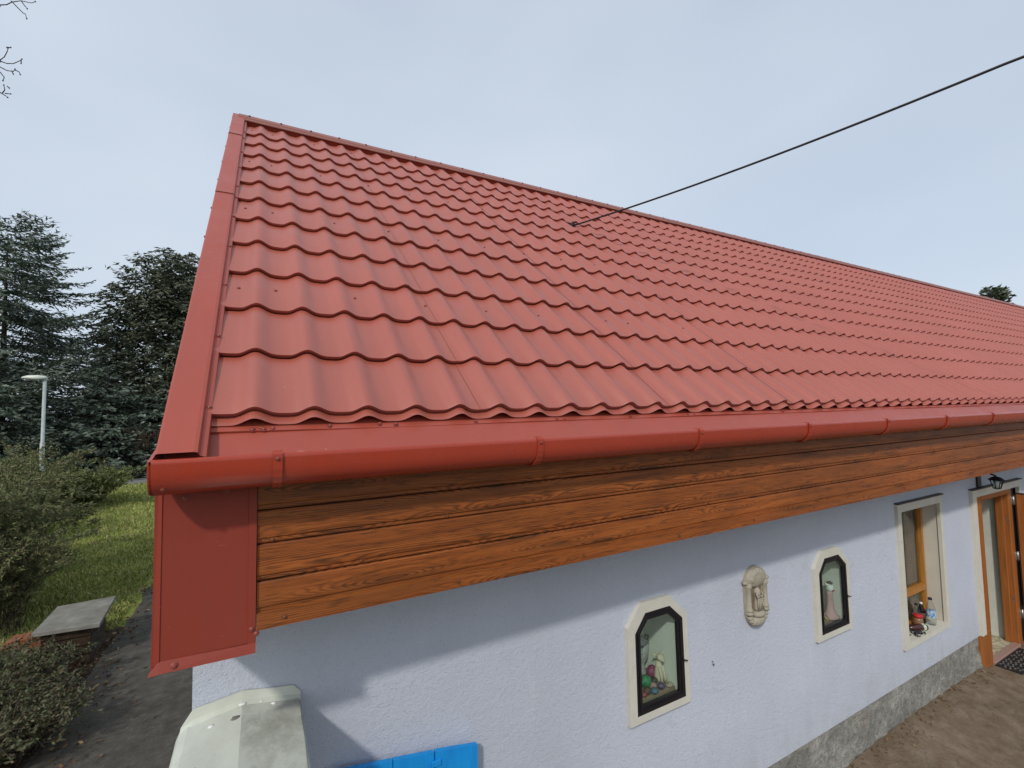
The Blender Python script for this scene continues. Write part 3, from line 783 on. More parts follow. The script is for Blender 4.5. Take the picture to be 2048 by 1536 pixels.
screw(lip, (-0.205, -0.015, 2.243), (R(75), 0, 0), 1.05)
for X, z in ((-0.185, 2.737), (-0.075, 2.737 + 0.016), (-0.002, 2.3), ): screw(pf, (X, -0.009 if X > -0.02 else -0.0045, z), (R(90), 0, 0), 1.0)
screw(pf, (0.012, -0.0085, 2.283), (R(90), 0, 0), 1.0)

# ---- niches with glazed black doors
def niche(nx, k):
    o8 = [(nx - .004, 1.07), (nx + .512, 1.07), (nx + .506, 1.632), (nx + .353, 1.778), (nx + .113, 1.778), (nx - .004, 1.648)]
    f8 = [(nx + .053, 1.114), (nx + .470, 1.114), (nx + .464, 1.612), (nx + .352, 1.712), (nx + .142, 1.712), (nx + .053, 1.604)]
    g8 = [(nx + .097, 1.163), (nx + .421, 1.163), (nx + .417, 1.597), (nx + .338, 1.666), (nx + .160, 1.666), (nx + .097, 1.592)]
    o8, f8, g8 = ([(nx + (a - nx) * .9874, 2.989 + (b - 2.989) * .9874) for a, b in q] for q in (o8, f8, g8))
    Y1 = WALL + 0.30; mb = MB()      # recess: open box
    x0, x1, z0, z1 = nx + .074, nx + .434, 1.146, 1.706
    mb.add([(x0, Y1, z0), (x1, Y1, z0), (x1, Y1, z1), (x0, Y1, z1), (x0, WALL, z0), (x1, WALL, z0), (x1, WALL, z1), (x0, WALL, z1)],
           [(0, 1, 2, 3), (1, 5, 6, 2), (0, 3, 7, 4), (3, 2, 6, 7), (0, 4, 5, 1)])
    n = mb.build('niche', M['niche_in'], house, fix=False)
    mb = MB(); mb.box(x0 + .003, x1 - .003, WALL + .03, Y1 - .003, z0, 1.178); mb.build('shelf', M['shelf'], n)
    mb = MB(); mb.ring_prism(o8, f8, WALL - 0.028, WALL + 0.004); mb.build('surround', M['surround'], n)
    mb = MB(); mb.ring_prism([(a, b) for a, b in f8], g8, WALL - 0.0255, WALL - 0.004)
    fr = mb.build('door_frame', M['black'], n)
    mb = MB(); m8 = [((a + c) / 2, (b + d) / 2) for (a, b), (c, d) in zip(f8, g8)]; m9 = [(a * .35 + c * .65, b * .35 + d * .65) for (a, b), (c, d) in zip(f8, g8)]
    mb.ring_prism(m8, m9, WALL - 0.031, WALL - 0.025); mb.build('moulding', M['black'], fr)
    mb = MB(); mb.prism([(a, b) for a, b in g8], 'Y', WALL - 0.0115, WALL - 0.0085); mb.build('pane', M['glass'], fr)
    mb = MB(); mb.tube([(nx + .448, WALL - .026, 1.372), (nx + .448, WALL - .042, 1.372), (nx + .470, WALL - .046, 1.366)], [.005, .005, .004], 6)
    mb.build('latch', M['black'], fr)
    return x0, x1, Y1
for k, nx in enumerate(NICHES): niche(nx, k)

# ---- window
mb = MB(); WX0, WX1, WZ0, WZ1, WY = 5.43, 6.238, 0.69, 1.94, 0.60
mb.add([(WX0, WALL, WZ0), (WX1, WALL, WZ0), (WX1, WALL, WZ1), (WX0, WALL, WZ1), (WX0, WY + .05, WZ0), (WX1 - .008, WY + .05, WZ0 + .0), (WX1 - .008, WY + .05, WZ1), (WX0, WY + .05, WZ1)],
       [(1, 2, 6, 5), (0, 4, 7, 3), (3, 7, 6, 2)])
win = mb.build('window', M['reveal'], house, fix=False)
oW = [(5.322, 0.670), (6.290, 0.670), (6.284, 2.014), (5.337, 2.014)]
iW = [(5.402, 0.722), (6.222, 0.722), (6.226, 1.936), (5.404, 1.936)]
mb = MB(); mb.ring_prism(oW, iW, WALL - 0.026, WALL + 0.003); mb.build('surround', M['surround'], win)
mb = MB(); mb.box(5.327, 6.295, WALL - 0.040, WALL + 0.0, 2.0145, 2.026); mb.build('drip_flashing', M['metal_dark'], win)
mb = MB(); mb.box(5.432, 6.232, WALL + 0.0035, WY + .02, 0.692, 0.722); mb.build('sill', M['surround'], win)
def sash(x0, x1, z0, z1, y, wd=0.052, th=0.05):
    mb = MB(); mb.ring_prism([(x0, z0), (x1, z0), (x1, z1), (x0, z1)], [(x0 + wd, z0 + wd), (x1 - wd, z0 + wd), (x1 - wd, z1 - wd), (x0 + wd, z1 - wd)], y, y + th)
    return mb
s_ = sash(WX0 + .002, WX1 - .012, 0.724, 1.938, WY - .02, 0.035).build('sash_frame', M['sashwood'], win)
mb = MB(); mb.box(WX0 + .04, WX1 - .05, WY - .03, WY + .025, 1.020, 1.075); mb.build('transom', M['sashwood'], s_)
mb = MB(); mb.box(WX0 + .036, WX1 - .047, WY + .008, WY + .012, 1.076, 1.902); mb.build('pane', M['glass'], s_)
mb = MB(); mb.box(WX0 + .036, WX1 - .047, WY + .006, WY + .010, 0.760, 1.019); mb.build('pane', M['glass'], s_)
mb = MB(); nn = 60
xsn = np.linspace(WX0 + .02, WX1 - .02, nn)
mb.loft([[(X, WY + .075 + .014 * math.sin(i * 1.15) + .008 * math.sin(i * .41), 0.72), (X, WY + .075 + .014 * math.sin(i * 1.15) + .008 * math.sin(i * .41), 1.92)] for i, X in enumerate(xsn)], False, False, True)
mb.build('curtain', M['curtain'], win, fix=False)

# ---- door
mb = MB()   # hall behind the opening
hx0, hx1, hy, hz = 7.30, 8.195, 3.4, 2.3
mb.add([(hx1, .56, 0.0), (hx1, hy, 0.0), (hx1, hy, hz), (hx1, .56, hz)], [(0, 1, 2, 3)])
mb.add([(hx0 - .6, hy, 0), (hx1, hy, 0), (hx1, hy, hz), (hx0 - .6, hy, hz)], [(0, 1, 2, 3)])
mb.add([(hx0 - .6, .56, hz), (hx1, .56, hz), (hx1, hy, hz), (hx0 - .6, hy, hz)], [(0, 1, 2, 3)])
mb.add([(hx0 - .6, .56, 0), (hx0 - .6, hy, 0), (hx0 - .6, hy, hz), (hx0 - .6, .56, hz)], [(0, 1, 2, 3)])
hall = mb.build('hall', M['hall'], house, fix=False)
mb = MB(); mb.box(hx0 - .6, hx1, .50, hy, -0.01, 0.02); mb.build('hall_floor', M['hallfloor'], hall)
mb = MB(); mb.box(7.339, 8.153, .425, .4995, -0.005, 0.026, 0.004); mb.build('threshold', flatmat('pinkish_stone_sill', (0.34, 0.22, 0.19)), hall)
mb = MB(); mb.box(7.03, 7.338, .437, .555, 0.0, 0.3845, .004); mb.box(7.055, 7.338, .4365, .5545, 0.385, 1.905, .004); dfr = mb.build('door_frame', M['doorwood'], house)
mb = MB(); mb.box(7.3385, 8.262, .4372, .5548, 1.825, 1.906, .005); mb.build('head', M['doorwood'], dfr)
mb = MB(); mb.box(8.155, 8.262, .4368, .5552, 0.0, 1.8245, .005); mb.build('jamb', M['doorwood'], dfr)
mb = MB(); mb.box(8.122, 8.1545, .485, .5550, 0.021, 1.8245, .004); mb.build('rebate', M['doorwood'], dfr)
mb = MB(); mb.box(8.2625, 8.50, .47, .60, 0.0, 1.93); mb.build('gap_shade_fill', M['metal_dark'], dfr)  # dark fill standing in for the shaded gap behind the hinges
tr = MB()
tr.box(7.040, 7.146, WALL - .034, WALL - .0135, 0.388, 1.8925)
tr.box(7.040, 8.532, WALL - .034, WALL - .0135, 1.893, 1.978)
tr.box(8.47, 8.532, WALL - .034, WALL + .002, 0.388, 1.8925)
tr.box(7.040, 7.0495, WALL - .0132, WALL + .004, 0.388, 1.978); tr.box(7.0497, 8.53, WALL - .0132, WALL - .0004, 1.9305, 1.978)
tr.build('door_surround', M['surround'], house)
mb = MB(); mb.box(7.033, 8.54, WALL - .05, WALL - .001, 1.9785, 1.990); mb.build('drip_flashing', M['metal_dark'], dfr)
leaf_mb = MB()
LX0 = 8.305
leaf_mb.box(LX0, LX0 + .045, -.46, .41, 0.03, 1.815, .003)
leaf = leaf_mb.build('door_leaf', M['doorwood'], house, label='orange wooden door leaf standing open')
mb = MB()
for z0, z1 in ((.18, .78), (.92, 1.68)):
    mb.ring_prism([(-.34, z0), (.29, z0), (.29, z1), (-.34, z1)], [(-.31, z0 + .03), (.26, z0 + .03), (.26, z1 - .03), (-.31, z1 - .03)], 0, .008)
mb.v = [(LX0 - .008 + v[1], v[0], v[2]) for v in mb.v]; mb.build('panel_moulding', M['doorwood'], leaf)
mb = MB(); mb.box(LX0 - .004, LX0 + .05, -.462, .412, 1.8155, 1.826); mb.build('top_seal', M['metal_dark'], leaf)
mb = MB(); mb.box(LX0 - .002, LX0 + .047, .4105, .42, 0.03, 1.815); mb.build('edge_seal', M['metal_dark'], leaf)
for z in (0.30, 1.0, 1.68):
    mb = MB(); mb.tube([(8.278, .424, z), (8.278, .424, z + .11)], .0085, 10); mb.box(8.24, 8.2775, .4335, .4366, z + .005, z + .105); mb.box(8.279, 8.304, .418, .424, z + .005, z + .105)
    mb.build('hinge', M['steel'], dfr)
for z in (0.52, 1.48):
    mb = MB(); 
    for q in (0, .03, .06): mb.box(8.1525, 8.1555, .448, .470, z + q, z + q + .012)
    mb.build('strike_plate', M['steel'], dfr)

# ------------------------------------------------------------------ things on and near the wall
def thing1(mb, name, mat, label, cat, group=None):
    """single-mesh thing with its origin at its base"""
    vs = np.array(mb.v); c = ((vs[:, 0].min() + vs[:, 0].max()) / 2, (vs[:, 1].min() + vs[:, 1].max()) / 2, vs[:, 2].min())
    import bmesh
    me = mb.mesh(name, mat, c); bm = bmesh.new(); bm.from_mesh(me); bmesh.ops.recalc_face_normals(bm, faces=bm.faces); bm.to_mesh(me); bm.free()
    return tag(new_obj(name, me, None, c), label, cat, group)

# cable from the roof
A = Vector(rp3(3.05, 3.09, -0.02)); B = Vector((4.193, -0.868, 5.128))
pts = []
for i in range(41):
    t = i / 40 * 2.6; p = A + (B - A) * t; p.z -= 0.055 * 4 * min(t, 1) * (1 - min(t, 1)) * 0.9 + (0.12 * (t - 1) if t > 1 else 0) * 0.3
    pts.append(p)
mb = MB(); mb.tube(pts, 0.0092, 8); cb_ = thing1(mb, 'overhead_cable', M['cable'], 'black overhead cable running up from the red roof', 'cable')

mb = MB(); mb.lathe([(.034, -.03), (.034, .006), (.020, .016), (.014, .04)], (0, 0, 0), 'Z', 12)
go_ = new_obj('cable_gland', mb.mesh('cable_gland', M['rubber']), roof, rp3(3.05, 3.09, -0.012)); go_.rotation_euler = (TH, 0, 0)

# boundary wall with a gabled sheet cap
gw = empty('boundary_wall', (-0.035, 0.44, 0), 'white boundary wall with dirty sheet metal cap at the house corner', 'wall')
mb = MB(); mb.box(-0.19, 0.125, -1.25, WALL - 0.003, 0, 1.79); mb.build('masonry', M['surround'], gw)
y0, y1 = -1.3, WALL - 0.004
def capside(pts, mat, nm):
    m = MB(); n = 12
    r = random.Random(4)
    m.loft([[(x + r.uniform(-.0015, .0015), y0 + (y1 - .012 - y0) * i / n, z + r.uniform(-.0015, .0015)) for x, z in pts] for i in range(n + 1)], False)
    return m.build(nm, mat, gw, fix=False)
capside([(-0.252, 1.745), (-0.250, 1.775), (-0.240, 1.800), (-0.215, 1.818), (-0.036, 1.848)], M['cap'], 'cap_side')
capside([(-0.0355, 1.8485), (0.168, 1.811), (0.1755, 1.800), (0.177, 1.745)], M['cap_dirty'], 'cap_side')
mb = MB()
fl = [(-0.246, 1.752, 1.775), (-0.238, 1.80, 1.812), (-0.2, 1.82, 1.868), (-0.12, 1.834, 1.878), (-0.036, 1.846, 1.889), (0.06, 1.829, 1.872), (0.150, 1.812, 1.858), (0.176, 1.803, 1.828)]
mb.loft([[(x, y1 - .030, zl), (x, y1 - .010, zl + .012), (x, y1 - .004, zh), (x, y1 + .001, zh)] for x, zl, zh in fl], False)
mb.build('upstand', M['cap'], gw, fix=False)
for x, y, r_, m in ((-0.135, .36, .009, 'white_pl'), (0.075, .405, .008, 'white_pl'), (0.03, .425, .006, 'white_pl'), (-0.036, .425, .011, 'white_pl'), (-0.055, .345, .013, 'concrete')):
    z = 1.848 - abs(x + .036) * (.168 if x < -.036 else .184)
    mb = MB(); mb.blob((x, y, z), (r_ * 1.3, r_, .005), int(r_ * 999), 8, 5, .25); mb.build('sealant_blob', M[m], gw)

# blue boards
bp = empty('blue_board_panel', (0.66, 0.40, 0.0), 'bright blue painted board panel standing against the lavender wall', 'panel')
tops = [(0.30, 0.546, 1.484, 1.446), (0.550, 0.739, 1.444, 1.4125), (0.744, 0.957, 1.415, 1.3735)]
for k, (xa, xb, za, zb_) in enumerate(tops):
    mb = MB(); yb = 0.385 + 0.002 * (k % 2)
    mb.loft([[(xa, yb, 0.25), (xa, yb + .022, 0.25), (xa, yb + .022, za), (xa, yb, za - .001)], [(xb, yb, 0.25), (xb, yb + .022, 0.25), (xb, yb + .022, zb_), (xb, yb, zb_ - .001)]], True, True)
    mb.build('board', M['blue'], bp)
mb = MB(); mb.box(0.724, 0.770, 0.376, 0.3855, 1.352, 1.379, .002); mb.build('tongue', M['blue'], bp)
mb = MB(); mb.box(0.32, 0.94, 0.4095, 0.432, 0.95, 1.03); mb.box(0.32, 0.37, 0.4095, 0.43, 0, 0.9495); mb.box(0.89, 0.94, 0.4095, 0.43, 0, 0.9495); mb.build('support', M['oldplank'], bp)

# ceramic relief plaque
rl = empty('relief_plaque', (3.185, WALL, 1.395), 'cream ceramic relief with a standing figure between columns', 'plaque')
cx = 3.185; Yw = WALL
def stad(rx, z0, z1, n=10):
    P = [(cx + rx * math.cos(math.pi * k / n), z1 - rx + rx * math.sin(math.pi * k / n)) for k in range(n + 1)]
    P += [(cx + rx * .98 * math.cos(math.pi + math.pi * k / n), z0 + rx * 1.0 + rx * math.sin(math.pi + math.pi * k / n)) for k in range(n + 1)]
    return P
mb = MB(); mb.prism(stad(.118, 1.398, 1.822), 'Y', Yw - .020, Yw + .002); mb.build('back_plate', M['ceramic'], rl)
mb = MB()   # scalloped canopy
for k in range(7):
    a = math.pi * (k + .5) / 7; mb.blob((cx + .062 * math.cos(a), Yw - .030, 1.727 + .058 * math.sin(a)), (.030, .028, .032), k, 8, 6)
mb.blob((cx, Yw - .02, 1.742), (.112, .036, .072), 3, 14, 8)
for sx in (-1, 1): mb.blob((cx + sx * .118, Yw - .022, 1.722), (.024, .022, .016), 5, 8, 6)
mb.build('canopy', M['ceramic'], rl)
for sx in (-1, 1):
    mb = MB()
    mb.lathe([(.020, 0), (.026, .008), (.026, .02), (.019, .03), (.0185, .16), (.024, .17), (.026, .185), (.020, .20)], (cx + sx * .092, Yw - .026, 1.515), 'Z', 10)
    mb.lathe([(.026, 0), (.028, .012), (.022, .02)], (cx + sx * .092, Yw - .026, 1.497), 'Z', 10)
    mb.build('column', M['ceramic'], rl)
mb = MB()   # robed figure, arms folded
mb.lathe([(.030, 0), (.034, .012), (.030, .05), (.024, .095), (.029, .125), (.028, .142), (.012, .156), (.010, .162), (.017, .170), (.020, .183), (.017, .198), (.006, .206)], (cx + .006, Yw - .026, 1.512), 'Z', 12, True, 1.0, .75)
mb.tube([(cx - .022, Yw - .040, 1.640), (cx - .026, Yw - .048, 1.612), (cx + .008, Yw - .054, 1.622)], [.009, .009, .006], 6)
mb.tube([(cx + .034, Yw - .040, 1.640), (cx + .036, Yw - .048, 1.610), (cx + .004, Yw - .055, 1.614)], [.009, .009, .006], 6)
for q in (-.018, -.004, .012, .026): mb.tube([(cx + q, Yw - .048, 1.60), (cx + q * 1.3 + .002, Yw - .053, 1.52)], [.004, .006], 5)
mb.build('figure', M['ceramic'], rl)
mb = MB()   # bowl and scrolls below
mb.blob((cx + .008, Yw - .032, 1.488), (.062, .036, .026), 2, 12, 7)
mb.blob((cx, Yw - .026, 1.440), (.075, .034, .040), 9, 12, 7, .06)
for k in range(9):
    a = math.pi * (1 + (k + .5) / 9); mb.blob((cx + .090 * math.cos(a), Yw - .026, 1.487 + .070 * math.sin(a)), (.021, .022, .019), k + 20, 8, 6, .1)
mb.build('base_scroll', M['ceramic'], rl)
mb = MB(); mb.prism([(cx - .062, 1.51), (cx + .062, 1.51), (cx + .062, 1.715), (cx - .062, 1.715)], 'Y', Yw - .0215, Yw - .018); mb.build('niche_back', simple('painted_shade_ceramic', (0.20, 0.15, 0.10), 0.8, .2), rl)  # flat dark plate: shade of the figure's recess painted as colour

# small wall hook
mb = MB(); mb.tube([(2.715, WALL + .002, 1.265), (2.715, WALL - .010, 1.268), (2.710, WALL - .012, 1.252), (2.717, WALL - .012, 1.242), (2.724, WALL - .012, 1.252)], .0028, 6)
thing1(mb, 'wall_hook', M['metal_dark'], 'small bent iron hook in the wall right of the nearer niche', 'hook')

# things in the nearer niche
SZ = 1.178
def stone(x, y, r, c, label, seed, nm='stone', cat='stone', flat=.75):
    mb = MB(); mb.blob((x, y, SZ + r * flat * .95), (r, r * .85, r * flat), seed, 10, 7, .05)
    thing1(mb, nm, simple(nm + '_glaze', tuple(.72 * q + .022 for q in c), .45, .45, .6, 70, .3), label, cat)
stone(2.348, .635, .042, (0.30, 0.035, 0.13), 'magenta glass ball at the back of the nearer niche', 1, 'glass_ball', 'ball', .95)
stone(2.232, .572, .040, (0.02, 0.26, 0.10), 'bright green glass ball in the nearer niche', 2, 'glass_ball', 'ball', .95)
stone(2.182, .512, .028, (0.10, 0.045, 0.03), 'dark red-brown stone near the left of the nearer niche', 3)
stone(2.146, .500, .020, (0.32, 0.06, 0.05), 'small red stone at the left edge of the nearer niche', 4)
stone(2.226, .492, .026, (0.06, 0.16, 0.26), 'blue stone at the front of the nearer niche', 5)
stone(2.258, .535, .027, (0.42, 0.28, 0.22), 'pink and white stone between the blue one and the green ball', 6)
stone(2.300, .508, .028, (0.10, 0.07, 0.15), 'purple stone in the nearer niche', 7)
stone(2.312, .578, .024, (0.05, 0.05, 0.045), 'dark grey stone behind the purple one in the niche', 8)
stone(2.372, .504, .030, (0.50, 0.42, 0.30), 'pale flat shell at the right of the nearer niche', 9, 'shell', 'shell', .35)
# a white seated animal figurine and a glass bust
fg = empty('figurine', (2.362, .585, SZ), 'small cream seated animal figurine in the nearer niche', 'figurine')
mb = MB(); fx, fy = 2.362, .585
mb.lathe([(.030, 0), (.034, .02), (.030, .06), (.022, .10), (.014, .125)], (fx, fy, SZ), 'Z', 12)
mb.blob((fx + .004, fy - .012, SZ + .150), (.024, .026, .024), 3); mb.blob((fx + .002, fy - .036, SZ + .143), (.012, .014, .010), 4)
for q in (-1, 1):
    mb.tube([(fx + q * .014, fy - .018, SZ + .10), (fx + q * .015, fy - .034, SZ + .05), (fx + q * .014, fy - .042, SZ + .004)], [.010, .009, .010], 6)
    mb.tube([(fx + q * .020, fy - .006, SZ + .165), (fx + q * .040, fy, SZ + .178), (fx + q * .052, fy, SZ + .168)], [.007, .008, .003], 6)
mb.build('body', cream('figurine_cream', (0.62, 0.55, 0.42), .5), fg)
gb = empty('ornament', (2.325, .70, SZ), 'grey curled ornament at the left back of the nearer niche', 'ornament')
mb = MB(); mb.lathe([(.035, 0), (.036, .012), (.018, .03), (.020, .07), (.046, .11), (.055, .16), (.045, .21), (.018, .245)], (2.325, 0.70, SZ), 'Z', 12, True, 1, .7)
mb.build('body', simple('grey_white_ceramic', (0.42, 0.43, 0.41), .4, .5, .3, 60), gb)
mb = MB()
for k in range(9): 
    a = k * .7; mb.tube([(2.325 + .048 * math.cos(a), 0.70 + .034 * math.sin(a), SZ + .10 + .014 * k), (2.325 + .058 * math.cos(a + .5), 0.70 + .040 * math.sin(a + .5), SZ + .125 + .014 * k), (2.325 + .045 * math.cos(a + 1), 0.70 + .034 * math.sin(a + 1), SZ + .13 + .014 * k)], .004, 5)
mb.build('curls', simple('grey_glass_curls', (0.16, 0.17, 0.17), .2, .6), gb)
# robed figurine in the farther niche
f2 = empty('figurine', (4.285, .515, SZ), 'pale pink robed figurine with red collar in the farther niche', 'figurine')
mb = MB(); fx, fy = 4.285, .515
mb.lathe([(.070, 0), (.074, .012), (.055, .03), (.036, .07), (.028, .13), (.026, .18), (.030, .21), (.022, .225)], (fx, fy, SZ), 'Z', 14, True, 1.1, .8)
mb.build('robe', cream('pale_pink_porcelain', (0.56, 0.36, 0.36), .25), f2)
mb = MB(); mb.blob((fx, fy - .004, SZ + .245), (.034, .030, .034), 2); mb.blob((fx + .002, fy + .006, SZ + .275), (.040, .030, .020), 5); mb.build('head', M['niche_in'], f2)
mb = MB(); mb.blob((fx + .004, fy - .022, SZ + .232), (.018, .014, .012), 3); mb.build('collar', simple('red_glaze', (0.42, 0.02, 0.02), .4), f2)
mb = MB(); mb.blob((fx - .004, fy - .006, SZ + .290), (.024, .024, .014), 7, 8, 6, .2); mb.build('hair', simple('grey_hair_glaze', (0.12, 0.11, 0.10), .6), f2)
mb = MB()
for k in range(14): mb.tube([(4.12 + .018 * k, .50 + .02 * math.sin(k), SZ + .004), (4.13 + .018 * k, .53 + .02 * math.cos(k * 2), SZ + .014 + .008 * (k % 3)), (4.15 + .018 * k, .55, SZ + .006)], .006, 5)
thing1(mb, 'straw_bedding', simple('straw', (0.40, 0.32, 0.18), .9, .1, .3), 'straw strewn over the shelf of the farther niche', 'straw')

# bottles on the window sill
SI = 0.722
def bottle(x, y, h, r, body, cap_c, label_c, lab, ribs=True):
    e = empty('bottle', (x, y, SI), lab, 'bottle', 'bottles on the window sill')
    mb = MB(); pr = [(r * .8, 0), (r, .01), (r * .97, h * .18), (r, h * .3), (r * .94, h * .42), (r, h * .5), (r * .96, h * .62), (r * .8, h * .72), (r * .42, h * .86), (r * .36, h * .93)]
    mb.lathe(pr, (x, y, SI), 'Z', 14); mb.build('body', body, e)
    mb = MB(); mb.lathe([(r * .42, h * .93), (r * .42, h), (r * .3, h + .003)], (x, y, SI), 'Z', 10); mb.build('cap', flatmat('bottle_cap', cap_c), e)
    mb = MB(); mb.lathe([(r * 1.01, h * .28), (r * 1.02, h * .29), (r * 1.02, h * .52), (r * 1.01, h * .53)], (x, y, SI), 'Z', 14); mb.build('paper_label', label_c, e)
def label_mat(name, a, b):
    t = NT(name); c = t.ramp(t.noise(t.coord('World', (30, 30, 25)), 1.5, 2), [(.42, a), (.5, b)]); t.base(c); return t.set(.5, .4)
bottle(6.045, .492, .265, .040, M['pet'], (0.01, 0.015, 0.05), label_mat('blue_label', (0.12, 0.25, 0.5), (0.5, 0.6, 0.66)), 'clear water bottle with blue label and dark cap on the sill')
bottle(6.005, .555, .205, .034, M['amber'], (0.7, 0.7, 0.68), label_mat('dark_label', (0.05, 0.03, 0.02), (0.12, 0.07, 0.05)), 'brown bottle with white cap behind the water bottle')
bottle(5.905, .556, .215, .036, M['pet'], (0.02, 0.02, 0.02), label_mat('grey_label', (0.25, 0.22, 0.2), (0.4, 0.38, 0.35)), 'clear bottle with black cap at the back of the sill')
jr = empty('jar', (5.845, .525, SI), 'small brown jar with a red lid on the window sill', 'jar')
mb = MB(); mb.lathe([(.036, 0), (.042, .01), (.042, .085), (.034, .105)], (5.845, .525, SI), 'Z', 14); mb.build('body', simple('jar_contents', (0.22, 0.12, 0.06), .3, .5), jr)
mb = MB(); mb.lathe([(.038, .105), (.038, .13), (.034, .133)], (5.845, .525, SI), 'Z', 14); mb.build('lid', flatmat('red_lid', (0.5, 0.02, 0.03)), jr)
lb = empty('bottle', (5.76, .49, SI), 'dark red bottle lying on its side at the front of the sill', 'bottle')
mb = MB(); mb.tube([(5.67, .545, SI + .03), (5.69, .535, SI + .033), (5.75, .505, SI + .034), (5.81, .475, SI + .034), (5.84, .46, SI + .03)], [.012, .028, .033, .033, .026], 12); mb.build('body', simple('dark_red_bottle', (0.05, 0.015, 0.012), .2, .6), lb)
mb = MB(); mb.tube([(5.795, .4825, SI + .034), (5.822, .469, SI + .034)], .0338, 12); mb.build('paper_label', label_mat('green_white_label', (0.08, 0.30, 0.08), (0.6, 0.62, 0.55)), lb)
mb = MB(); r_ = random.Random(5)
for k in range(10):
    x0 = 5.57 + r_.uniform(0, .17); yy = .445 + r_.uniform(0, .06)
    mb.tube([(x0, yy, SI + .003), (x0 + r_.uniform(-.04, .04), yy + r_.uniform(-.02, .02), SI + r_.uniform(.01, .03)), (x0 + r_.uniform(-.06, .06), yy + r_.uniform(-.02, .03), SI + .004)], .006, 5)
thing1(mb, 'plastic_scraps', simple('black_foil_scraps', (0.02, 0.022, 0.022), .25, .6), 'crumpled dark scraps on the front of the window sill', 'scraps')

# wall lantern over the door
wl = empty('wall_lantern', (7.31, WALL, 2.0), 'black wall lantern under the fascia above the door', 'lantern')
mb = MB(); mb.box(7.26, 7.36, WALL - .02, WALL - .001, 1.99, 2.16, .004); mb.build('back_plate', M['metal_dark'], wl)
mb = MB(); mb.tube([(7.31, WALL - .01, 2.13), (7.31, WALL - .10, 2.16), (7.31, WALL - .16, 2.13)], .010, 8); mb.build('arm', M['metal_dark'], wl)
mb = MB(); mb.lathe([(.070, 2.085), (.074, 2.09), (.042, 2.118), (.012, 2.128)], (7.31, WALL - .16, 0), 'Z', 8, False); mb.build('roof_cap', M['metal_dark'], wl)
mb = MB(); mb.lathe([(.032, 2.0), (.054, 2.085)], (7.31, WALL - .16, 0), 'Z', 8, False); mb.build('glass_body', M['glass'], wl)
mb = MB()
for k in range(8):
    a = 2 * math.pi * (k + .0) / 8; mb.tube([(7.31 + 0.033 * math.cos(a), WALL - .16 + 0.033 * math.sin(a), 2.0), (7.31 + 0.056 * math.cos(a), WALL - .16 + 0.056 * math.sin(a), 2.086)], .004, 5)
mb.lathe([(.010, 1.985), (.036, 1.994), (.036, 2.0)], (7.31, WALL - .16, 0), 'Z', 8, False); mb.build('cage', M['metal_dark'], wl)
mb = MB(); mb.lathe([(.014, 1.995), (.018, 2.01), (.030, 2.045), (.022, 2.07), (.014, 2.082)], (7.31, WALL - .16, 0), 'Z', 12); mb.build('bulb', M['white_pl'], wl)

# doormat with a raised lattice
dm = empty('doormat', (7.69, .33, 0), 'black rubber doormat with worn lattice in front of the door', 'doormat')
mb = MB(); mb.box(7.315, 8.06, .205, .422, 0.002, .012, .003); mb.build('base', M['rubber'], dm)
mb = MB(); r_ = random.Random(2)
for k in range(17):
    for q in range(5):
        x0 = 7.33 + k * .0425; yq = .222 + q * .039
        if r_.random() < .8: mb.box(x0, x0 + .026, yq + (k % 2) * .012, yq + .012 + (k % 2) * .012, .0115, .019)
mb.build('lattice', M['mat_wear'], dm, kind='stuff')

# ------------------------------------------------------------------ beyond the gable
# box of planks under a concrete slab
ub = empty('slab_topped_box', (-2.03, 6.2, 0), 'low dark plank box under a grey concrete slab beside the path', 'box')
mb = MB(); mb.box(-2.22, -1.835, 5.93, 6.50, 0, .435); mb.build('core', M['dark'], ub)
for k in range(4):
    z = .005 + k * .108; mb = MB(); mb.box(-2.26, -1.80, 5.895 + .004 * (k % 2), 5.928, z, z + .098, .004); mb.build('plank', M['oldplank'], ub)
    mb = MB(); mb.box(-1.833, -1.800 - .003 * (k % 2), 5.93, 6.52, z, z + .100, .004); mb.build('plank', M['bark'], ub)
mb = MB(); mb.loft([[(-2.33, 5.87, z), (-1.70, 5.80, z), (-1.765, 6.84, z), (-2.36, 6.78, z)] for z in (.44, .482)], True, True); mb.build('slab', M['concrete'], ub)

# loose bricks left of the box
for k in range(9):
    r_ = random.Random(40 + k)
    z = [0, 0, 0, 0, .066, .066, .066, .132, .132][k]; y = [6.66, 6.67, 6.65, 6.66, 6.69, 6.68, 6.71, 6.69, 6.71][k]; x = [-2.86, -2.72, -2.58, -2.45, -2.81, -2.66, -2.53, -2.73, -2.60][k]
    mb = MB(); mb.box(-.062, .062, -.12, .12, 0, .065, .004)
    me = mb.mesh('brick', M['brick']); o = new_obj('brick', me, None, (x, y, z)); o.rotation_euler = (0, 0, r_.uniform(-.25, .25))
    tag(o, 'orange brick in the loose pile left of the slab-topped box', 'brick', 'loose bricks beside the slab-topped box')

